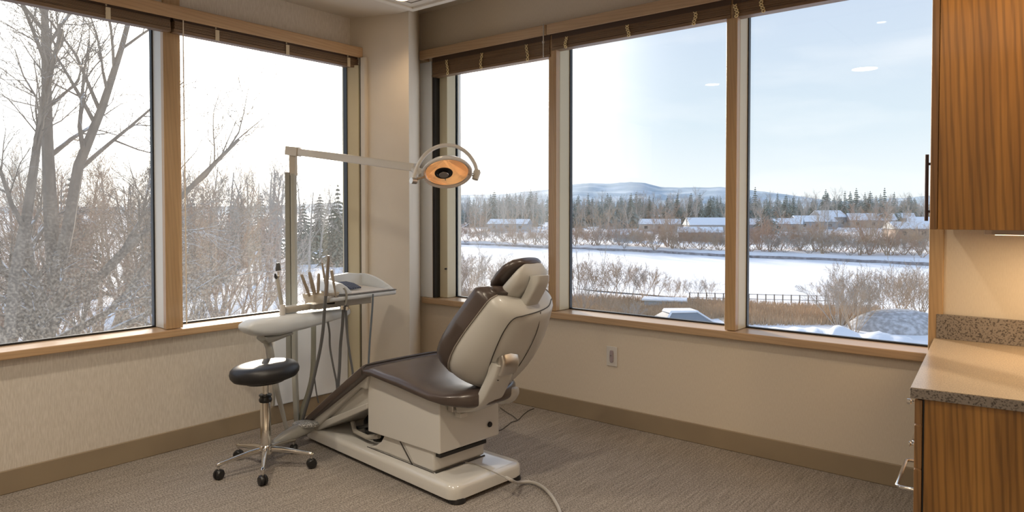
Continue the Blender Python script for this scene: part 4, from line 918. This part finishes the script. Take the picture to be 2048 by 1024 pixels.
# bushy spreading trees
def bushy(seed, n, h, r, lv=None, spread=.55, minr=.006):
    rg = random.Random(seed); st = []
    for i in range(n):
        a = 2 * PI * i / n + rg.random(); t = spread * rg.uniform(.3, 1.1)
        st.append(((.12 * math.cos(a), .12 * math.sin(a), 0), (math.sin(t) * math.cos(a), math.sin(t) * math.sin(a), math.cos(t)), h * rg.uniform(.75, 1.05), r * rg.uniform(.7, 1)))
    return sticks(rg, st, lv or [(7, .45, .5, .55), (7, .5, .6, .6), (5, .55, .7, .7)], up=.06, wob=.16, minr=minr)
BU = [bushy(20 + i, 6, 5.2, .07, lv=[(8, .46, .5, .6), (7, .52, .6, .7), (6, .55, .7, .8)]) for i in range(3)]
TR = []
for i in range(3):
    TR.append(sticks(random.Random(40 + i), [((0, 0, 0), (.02, .02, 1), 9, .15)], [(16, .42, .45, .75), (8, .5, .6, .6), (6, .55, .7, .7)], up=.10, wob=.13, minr=.008))
SH = [bushy(60 + i, 7, 3.0, .045, lv=[(8, .5, .5, .6), (7, .5, .6, .8), (5, .5, .7, .9)], minr=.009, spread=.95) for i in range(3)]
k = 0
GL = 'thicket of bare trees outside the left window'
for px, d, s in ((232, 25, .98), (150, 30, 1.3), (300, 31, 1.35), (60, 28, 1.15), (-30, 27, 1.2), (395, 29, 1.12), (452, 36, 1.15), (345, 25, .62), (480, 27, .5), (515, 40, 1.0), (205, 38, 1.65), (100, 42, 1.7), (20, 40, 1.6), (270, 44, 1.75), (360, 42, 1.6), (430, 47, 1.5), (545, 33, .42), (610, 38, .42), (655, 40, .55), (570, 46, .75), (-90, 30, 1.3), (690, 44, .7), (625, 52, .6), (420, 24, .45)):
    place(BU[k % 3], BK2 if k % 3 else BK3, 'bare_tree', px, d, s, rng.uniform(0, 6), 'tan many-stemmed bare tree in the thicket below the left window', 'tree', GL); k += 1
M_tr = [m.copy() for m in TR]
for px, d, s in ((395, 62, 1.0), (470, 66, 1.05), (540, 60, 1.2), (510, 70, 1.2), (560, 66, 1.15), (440, 64, 1.05), (575, 75, 1.1), (520, 85, 1.2), (430, 80, 1.15), (490, 95, 1.35), (555, 100, 1.4), (618, 80, 1.05), (640, 95, 1.15), (600, 120, 1.4), (370, 70, 1.0), (330, 75, 1.1), (250, 70, 1.1), (180, 75, 1.2), (90, 70, 1.1), (20, 70, 1.2), (667, 110, 1.2), (697, 92, 1.05), (450, 52, .8), (590, 56, .75), (10, 62, 1.15), (50, 75, 1.3), (120, 66, 1.2), (165, 60, 1.1), (215, 68, 1.25), (262, 60, 1.1), (285, 78, 1.35), (310, 66, 1.15), (348, 60, 1.1), (375, 82, 1.35), (415, 58, 1.05), (455, 76, 1.3), (500, 64, 1.1), (535, 78, 1.3), (-40, 66, 1.2), (410, 92, 1.5)):
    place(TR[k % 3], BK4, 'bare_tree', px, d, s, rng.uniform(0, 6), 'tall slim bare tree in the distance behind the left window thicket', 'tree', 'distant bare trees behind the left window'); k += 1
# ---------------------------------------------------------------- conifers
def conifer(seed, h=10, r=2.4, lv=20):
    rg = random.Random(seed); V = []; F = []
    def tri(a, b, c): o = len(V); V.extend([tuple(a), tuple(b), tuple(c)]); F.append((o, o + 1, o + 2))
    o = len(V)
    for k in range(5): t = 2 * PI * k / 5; V.append((.16 * math.cos(t), .16 * math.sin(t), 0))
    V.append((0, 0, h)); F.extend([(o + k, o + (k + 1) % 5, o + 5) for k in range(5)])
    for i in range(lv):
        t = i / (lv - 1); z = h * (.06 + .93 * t); R_ = r * (1 - t) ** .85 * rg.uniform(.75, 1.12) + .12
        nb = int(11 - 5 * t)
        for b in range(nb):
            a = 2 * PI * (b + rg.random() * .7) / nb; L_ = R_ * rg.uniform(.5, 1.35); D = Vector((math.cos(a), math.sin(a), 0)); S = Vector((-D.y, D.x, 0))
            for u in (.15, .42, .7):
                c = D * (L_ * u) + Vector((0, 0, z - L_ * u * .22)); e_ = D * (L_ * min(1, u + .40)) + Vector((0, 0, z - L_ * (u + .32) * .35 + rg.uniform(-.05, .05)))
                w_ = L_ * .26 * (1.1 - u)
                tri(c + S * w_ + Vector((0, 0, -.12)), c - S * w_ + Vector((0, 0, -.12)), e_); tri(c + S * w_ * .3 + Vector((0, 0, .22)), c - S * w_ * .7 - Vector((0, 0, .15)), e_ + S * w_ * .8)
    me = bpy.data.meshes.new('conifer'); me.from_pydata(V, [], F); return me
def needle(name, c1, c2): return noisy(mat(name, c1, .9, spec=.1), c2, (1, 1, 1), 1.5, 3)
NG = needle('needles', (.075, .105, .080), (.15, .18, .14)); NH = needle('needles_hazy', (.17, .21, .19), (.25, .29, .26))  # far needles carry distance haze in their paler colour
CO_ = [conifer(1, 10, 2.9), conifer(2, 9.4, 3.6), conifer(3, 10, 2.2), conifer(4, 8.6, 3.3), conifer(5, 9.2, 2.7)]
CF = [m.copy() for m in CO_]
for px, d, s in ((407, 72, 1.02), (385, 80, 1.0), (425, 78, .92), (466, 105, 1.12), (483, 112, 1.14), (462, 90, .9), (548, 112, 1.1), (607, 100, 1.0), (676, 92, 1.16), (668, 105, 1.1), (300, 60, .95), (140, 70, 1.15), (150, 60, .95), (690, 105, 1.05), (640, 140, 1.35), (522, 130, 1.25)):
    place(CO_[k % 5], NG, 'conifer', px, d, s * .93, rng.uniform(0, 6), 'dark evergreen rising behind the left window thicket', 'tree', 'evergreens behind the left window'); k += 1
# forest belt beyond the far shore
rg = random.Random(77)
nb = 0
def belt(x0, x1, n, d0, d1, s0, s1, kind):
    global k, nb
    for i in range(n):
        px = x0 + (x1 - x0) * (i + rg.random()) / n; d = rg.uniform(d0, d1); s = rg.uniform(s0, s1)
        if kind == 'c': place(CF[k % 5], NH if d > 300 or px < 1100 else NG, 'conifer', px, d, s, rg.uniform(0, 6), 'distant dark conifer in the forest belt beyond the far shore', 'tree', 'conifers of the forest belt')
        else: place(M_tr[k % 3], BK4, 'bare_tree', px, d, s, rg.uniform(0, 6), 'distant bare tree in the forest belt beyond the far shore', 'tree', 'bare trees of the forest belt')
        k += 1
belt(900, 1100, 26, 260, 380, 1.1, 1.55, 'c'); belt(1140, 1460, 60, 240, 380, .9, 1.35, 'c'); belt(1490, 1880, 72, 230, 400, .85, 1.4, 'c')
belt(900, 1100, 30, 230, 380, 1.0, 1.35, 'b'); belt(1140, 1460, 46, 230, 400, .95, 1.35, 'b'); belt(1490, 1880, 40, 220, 380, .9, 1.25, 'b')
for px, d, s in ((1262, 260, 1.35), (1272, 262, 1.3), (1335, 250, 1.2), (1355, 255, 1.25), (1392, 250, 1.2), (1300, 262, 1.1), (1420, 256, 1.15), (1533, 190, 1.05), (1510, 270, 1.5), (1655, 255, 1.45), (1700, 250, 1.4), (1712, 262, 1.45), (1740, 258, 1.4), (1788, 240, 1.25), (1625, 262, 1.2), (1185, 265, 1.2), (1215, 262, 1.25)):
    place(CF[k % 5], NG, 'conifer', px, d, s, rg.uniform(0, 6), 'tall dark conifer standing out at the front of the forest belt', 'tree', 'front conifers of the forest belt'); k += 1
o = place(CF[1], NG, 'conifer', 1801, 178, .62, 1.0, 'round dark evergreen among the snowy roofs near the wall cabinet', 'tree')
# far shore trees and shrubs
for i in range(110):
    px = 905 + (i + rg.random()) * (1868 - 905) / 110
    x = gp(px, 1); dd = 113 / x[1]; dd = dd + rg.uniform(1.5, 12)
    place(SH[k % 3], (BK2, BK3, BK4)[k % 3], 'shrub', px, dd, rg.uniform(.85, 1.45), rg.uniform(0, 6), 'bare brown shrub along the far lake shore', 'shrub', 'shrubs on the far shore'); k += 1
for px, s, m_ in ((1195, 1.45, 0), (1240, 1.15, 1), (1335, 1.3, 1), (1345, 1.2, 0), (1150, 1.0, 2), (1540, 1.1, 2), (1600, 1.0, 1), (1645, 1.05, 1), (1740, 1.3, 0), (1775, 1.35, 1), (1720, 1.1, 2), (960, 1.2, 2), (1030, 1.3, 2), (1070, 1.1, 1), (1520, .9, 0), (1840, 1.0, 1)):
    dd = 113 / gp(px, 1)[1] + rg.uniform(3, 9)
    place(BU[k % 3], (BK3, BK2, BK4)[m_], 'bare_tree', px, dd, s, rg.uniform(0, 6), 'spreading reddish-brown bare tree on the far shore of the lake', 'tree', 'spreading trees on the far shore'); k += 1
# middle ground beyond the bank
for i in range(46):
    px = 900 + (i + rg.random()) * 980 / 46; d = rg.uniform(150, 235) * (1.25 if px < 1120 else 1)
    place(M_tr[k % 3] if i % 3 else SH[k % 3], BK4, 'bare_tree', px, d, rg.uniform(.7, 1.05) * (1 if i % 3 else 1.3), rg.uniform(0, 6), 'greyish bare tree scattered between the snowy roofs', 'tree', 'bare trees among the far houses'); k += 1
# near shore shrubs
NS = [bushy(90 + i, 9, 2.6, .028, lv=[(7, .48, .5, .5), (7, .5, .6, .55), (5, .5, .7, .6)], minr=.0055, spread=.65) for i in range(3)]
for px, d, s in ((1152, 57, 1.15), (1178, 60, 1.0), (1205, 55, 1.25), (1235, 58, 1.15), (1262, 57, 1.05), (1290, 59, .95), (1310, 57, .9), (1165, 50, .8), (1345, 60, .65), (1365, 61, .6), (1395, 60, .62), (1420, 61, .6), (1222, 47, .65), (1268, 46, .45),
                (912, 58, 1.2), (945, 60, 1.3), (975, 57, 1.35), (1005, 62, 1.1), (930, 48, 1.2), (1080, 60, 1.0), (960, 45, 1.1), (1065, 50, 1.0), (1095, 54, 1.1), (918, 68, 1.3), (1000, 48, 1.0)):
    place(NS[k % 3], BK2 if k % 2 else BK4, 'shrub', px, d, s, rng.uniform(0, 6), 'wispy tan shrub on the near shore below the middle and narrow panes', 'shrub', 'wispy shrubs on the near shore'); k += 1
for px, d, s in ((1682, 43, 1.15), (1712, 42, 1.2), (1700, 45, 1.3), (1735, 45, 1.1), (1670, 46, 1.05)):
    place(NS[k % 3], BK3, 'shrub', px, d, s, rng.uniform(0, 6), 'dense rust-brown shrub in the cluster below the widest pane', 'shrub', 'rust-brown shrub cluster'); k += 1
for px, d, s in ((1765, 49, 1.1), (1790, 50, 1.15), (1828, 45, 1.25), (1858, 46, 1.2), (1842, 50, 1.2), (1805, 53, 1.1)):
    place(NS[k % 3], BK4, 'shrub', px, d, s, rng.uniform(0, 6), 'pale grey-brown bare shrub beside the cabinet end of the view', 'shrub', 'pale shrubs by the cabinet end'); k += 1
pole_t = sticks(random.Random(3), [((0, 0, 0), (0, 0, 1), 5.0, .035)], [(9, .3, .5, .7), (4, .5, .6, .6)], wob=.08, minr=.006)
place(pole_t, BK4, 'bare_tree', 1202, 52, 1.0, .5, 'thin upright sapling in front of the lake in the middle pane', 'tree')
place(pole_t, BK4, 'bare_tree', 1160, 56, .95, 2.5, 'thin branching sapling at the left side of the middle pane', 'tree')
# reeds: a tan band of dry grass along the near shore
V = []; F = []; rg2 = random.Random(9)
for i in range(34000):
    px = rg2.uniform(880, 1760); t = rg2.random()
    dn = 46.5 + 5.0 * nz_(px, 0, .01) if px < 1450 else 44.5; df = 58.5 - max(0, (px - 1142)) * .008
    if px < 1142: dn, df = 36, 62
    d = dn + (df - dn) * t; x, y = gp(px, d); z = gz(x, y); h = rg2.uniform(.22, .55) * (1.25 if px < 1142 else 1); a = rg2.uniform(0, PI); w_ = .022
    if nz_(x, y, .25, 9) > .38 and px > 1142: continue
    o_ = len(V); dx, dy = math.cos(a) * w_, math.sin(a) * w_; lx, ly = rg2.uniform(-.12, .12), rg2.uniform(-.12, .12)
    V += [(x - dx, y - dy, z), (x + dx, y + dy, z), (x + lx + dx * .3, y + ly + dy * .3, z + h), (x + lx - dx * .3, y + ly - dy * .3, z + h)]; F.append((o_, o_ + 1, o_ + 2, o_ + 3))
me = bpy.data.meshes.new('dry_reeds'); me.from_pydata(V, [], F)
o = obj('dry_reeds', me, noisy(mat('dry_grass', (.56, .40, .25), .9), (.40, .28, .17), (1, 1, 1), .3, 3), sm=False); tag(o, 'band of dry tan reeds along the near shore of the lake', 'reeds', kind='stuff')
v = []; f = []; PXs = fr(870, 1765, 60)
for px in PXs:
    dn = 45.5 + 5.0 * nz_(px, 0, .01) if px < 1450 else 44.0; df = 59 - max(0, (px - 1142)) * .008
    if px < 1142: dn, df = 44, 60
    for j in range(8):
        d = dn + (df - dn) * j / 7 + .8 * nz_(px, j, .05, 4); x, y = gp(px, d); v.append((x, y, max(gz(x, y), G0 - .1) + (.05 if 0 < j < 7 else -.2)))
for i in range(len(PXs) - 1):
    for j in range(7): a = i * 8 + j; f.append((a, a + 8, a + 9, a + 1))
struct(obj('ground', MB().add(v, f), noisy(mat('trampled_grass', (.46, .34, .22), .95), (.72, .68, .62), (1, 1, 1), .5, 5, .5, .7), angle=180))
# snow banks
def bank(name, label, pts, hgt, wid_, seed, m=None):
    R_ = []
    P_ = [Vector((*gp(px, d), 0)) for px, d in pts]; P_ = smooth(P_, 8)
    for i, p in enumerate(P_):
        dd = (P_[min(i + 1, len(P_) - 1)] - P_[max(0, i - 1)]).normalized(); nn = Vector((-dd.y, dd.x, 0)); t = i / (len(P_) - 1)
        h = hgt * (math.sin(PI * min(1, max(0.02, t))) ** .35) * (1 + .5 * nz_(i, 0, .21, seed)); z = gz(p.x, p.y) - .15
        R_.append([p + nn * (wid_ * q) + Vector((0, 0, z + max(0, h * (1 - abs(q) ** 2.2)) + .10 * nz_(i * .9, q * 3, 1.0, seed) * (1 if abs(q) < .95 else 0))) for q in (-1, -.8, -.55, -.3, 0, .3, .55, .8, 1)])
    v = [tuple(p) for r in R_ for p in r]; f = []
    for i in range(len(R_) - 1):
        for j in range(8): a = i * 9 + j; f.append((a, a + 9, a + 10, a + 1))
    return tag(obj(name, MB().add(v, f), m or M['snow'], angle=180), label, 'snow')
bank('snow_bank', 'long lumpy white snow bank just outside the widest pane', [(1480, 40.5), (1540, 40.5), (1600, 40), (1660, 39.5), (1730, 38.5), (1800, 37.5), (1880, 36.5)], .75, 2.4, 1)
bank('snow_bank', 'smooth snow pile at the lower left of the middle pane', [(1120, 43.5), (1150, 44.5), (1185, 43.0), (1230, 41.5)], 1.0, 2.2, 2)
bank('snow_bank', 'thin snow ridge in front of the small grey roof', [(1230, 41.0), (1300, 40.5), (1380, 40), (1450, 39.5)], .35, 1.3, 3)
mnd = MB(); R_ = []
mx_, my_ = gp(1800, 43.5)
for zz, r in ((0, 3.0), (.35, 2.8), (.75, 2.3), (1.08, 1.6), (1.25, .85), (1.3, .15)):
    R_.append([(mx_ + RGT.x * r * 1.05 * math.cos(a) - RGT.y * r * .8 * math.sin(a), my_ + RGT.y * r * 1.05 * math.cos(a) + RGT.x * r * .8 * math.sin(a), gz(mx_, my_) - .1 + zz) for a in [2 * PI * q / 28 for q in range(28)]])
o = obj('gravel_mound', mnd.loft(R_), noisy(mat('snowy_gravel', (.34, .34, .35), .95), (.62, .63, .66), (1, 1, 1), 3.5, 6, .4, .65, bump=.5, dist=.1), angle=180); tag(o, 'rounded grey snow-dusted mound at the lower right of the widest pane', 'mound')
# small grey shed roof with snow below the middle pane
def house(name, label, cat, px, d, w_, dp, wh, rh, rz, wallc, roofc, snow_=True, group=None, hip=False, wins=0):
    x, y = gp(px, d); r = empty(name, (x, y, gz(x, y) - .1), rz); tag(r, label, cat, group)
    obj('walls', MB().box(-w_/2, w_/2, -dp/2, dp/2, 0, wh), wallc, r, sm=False)
    hx = w_ * (.28 if hip else .5) + (0 if hip else .3); e_ = .35
    def roof(z_, inf, th):
        a, b_ = w_/2 + e_ - inf, dp/2 + e_ - inf
        B_ = [(-a, -b_, z_), (a, -b_, z_), (a, b_, z_), (-a, b_, z_), (-min(hx, a), 0, z_ + rh), (min(hx, a), 0, z_ + rh)]
        T_ = [(p[0], p[1], p[2] + th) for p in B_]
        mb = MB().add(B_ + T_, [(0,1,2,3), (0,4,5,1), (1,5,2), (2,5,4,3), (3,4,0), (6,7,11,10), (7,8,11), (8,9,10,11), (9,6,10), (0,1,7,6), (1,2,8,7), (2,3,9,8), (3,0,6,9)]); return mb
    obj('roof', roof(wh, 0, .08), roofc, r, sm=False)
    if snow_: obj('roof_snow', roof(wh + .085, .12, .22), M['snow'], r, sm=False, label='white snow on the roof')
    for i in range(wins):
        u = -w_/2 + w_ * (i + .5) / wins; obj('window', MB().box(u - .5, u + .5, -dp/2 - .04, -dp/2, wh * .4, wh * .8), M['gasket'], r, sm=False)
    return r
HWC = mat('shed_wall', (.18, .17, .16), .8); RC = mat('slate_roof', (.17, .21, .25), .6); WB = mat('house_beige', (.42, .36, .30), .8); WG = mat('house_grey', (.33, .34, .36), .8); WR = mat('house_brick', (.27, .19, .15), .8); WBl = mat('house_blue', (.42, .48, .54), .8)
# open-sided shelter: steep grey roof slope to the viewer, snow on its flat crown
x, y = gp(1365, 43.5); r = empty('garden_shelter', (x, y, gz(x, y) - .1), YAW + .12); tag(r, 'small shelter with grey sloping roof and snowy crown below the middle pane', 'shelter')
obj('walls', MB().box(-1.5, 1.5, -1.2, 1.2, 0, .62), HWC, r, sm=False)
obj('roof', MB().hexa([(-1.85, -1.6, .35), (1.95, -1.6, .35), (1.95, 1.5, .35), (-1.85, 1.5, .35)], [(-.75, -.35, 1.12), (.85, -.35, 1.12), (.85, .9, 1.12), (-.75, .9, 1.12)]), RC, r, sm=False)
obj('roof_snow', MB().hexa([(-.95, -.45, 1.10), (1.0, -.42, 1.10), (1.0, 1.1, 1.02), (-.95, 1.1, 1.02)], [(-.85, -.38, 1.24), (.92, -.36, 1.22), (.92, 1.0, 1.20), (-.85, 1.0, 1.22)]), M['snow'], r, sm=False, bev=.04)
obj('snow_edge', MB().tube([(-1.9, -1.5, .35), (-1.3, -.95, .75), (-.85, -.4, 1.12)], .07, 6).tube([(1.95, -1.5, .35), (1.4, -1.0, .75), (.9, -.4, 1.12)], .06, 6), M['snow'], r)
def flat(px, d, w_, dp, z_, label):
    x, y = gp(px, d); r = empty('boat_shed', (x, y, gz(x, y)), YAW * .6); tag(r, label, 'shed')
    obj('walls', MB().box(-w_/2 + .2, w_/2 - .2, -dp/2 + .2, dp/2 - .2, -.2, z_), WBl, r, sm=False); obj('roof_snow', MB().box(-w_/2, w_/2, -dp/2, dp/2, z_, z_ + .14), M['snow'], r, sm=False, bev=.05); return r
flat(1330, 54.5, 3.4, 2.0, .38, 'low flat snow-covered shed beside the reeds in the middle pane')
HL = [(1430, 190, 15, 9, 2.6, 1.8, .3, WB, 'wide low house with snowy roof behind the middle right post'), (1400, 152, 9, 6, 1.9, 1.0, .1, WR, 'brick-red boathouse on the shore in the middle pane'), (1255, 150, 6, 4, 1.4, .8, .2, WBl, 'small blue cabin on the far shore in the middle pane'), (1490, 205, 11, 8, 2.2, 1.6, .2, WG, 'grey house with snowy roof right of the wide post'), (1560, 215, 13, 8, 2.3, 1.6, -.1, WB, 'beige long house in the widest pane, left of the tall shrubs'), (1625, 225, 12, 8, 2.4, 1.8, .3, WG, 'grey house with snow roof at the centre of the widest pane'), (1740, 235, 14, 9, 2.6, 2.2, .1, WB, 'beige house with large snowy roof among conifers'), (1835, 160, 12, 7, 2.2, 1.4, .2, WR, 'brick-toned house with snowy roof near the cabinet'), (1655, 240, 9, 8, 3.4, 2.2, .5, WG, 'taller grey house with steep snowy roof among conifers'), (1790, 262, 12, 8, 3.2, 1.8, 0, WG, 'distant grey house with snowy roof behind the round evergreen'), (1320, 215, 12, 8, 2.2, 1.4, .1, WB, 'beige house with snowy roof behind the far shore trees'), (1295, 290, 14, 8, 2.6, 1.5, 0, WBl, 'pale blue distant building under the dark conifers'), (1855, 205, 10, 7, 2.4, 1.6, -.2, WB, 'beige house partly behind the wall cabinet'), (1020, 230, 13, 8, 2.2, 1.4, .1, WG, 'grey house with snowy roof seen through the narrow pane')]
for px, d, a, b_, c, e_, rz, wc, lb in HL: house('house', lb, 'house', px, d, a, b_, c, e_, YAW * .5 + rz, wc, RC, wins=3 if a > 8 else 1)
# fence along the near shore
fx = empty('fence', (*gp(1560, 56), G0 - .1)); tag(fx, 'thin post and rail fence along the near shore in the widest pane', 'fence')
fo = fx.location.copy(); PF = [Vector((*gp(px, 56.5 - (px - 1380) * .008), 0)) for px in range(1380, 1690, 17)]
FM = mat('fence_wood', (.16, .14, .12), .8)
for p in PF: obj('post', MB().box(p.x - fo.x - .035, p.x - fo.x + .035, p.y - fo.y - .035, p.y - fo.y + .035, -.2, .86), FM, fx, sm=False)
for z_ in (.82, .45): obj('rail', MB().tube([(p.x - fo.x, p.y - fo.y, z_) for p in PF], .022, 4), FM, fx)
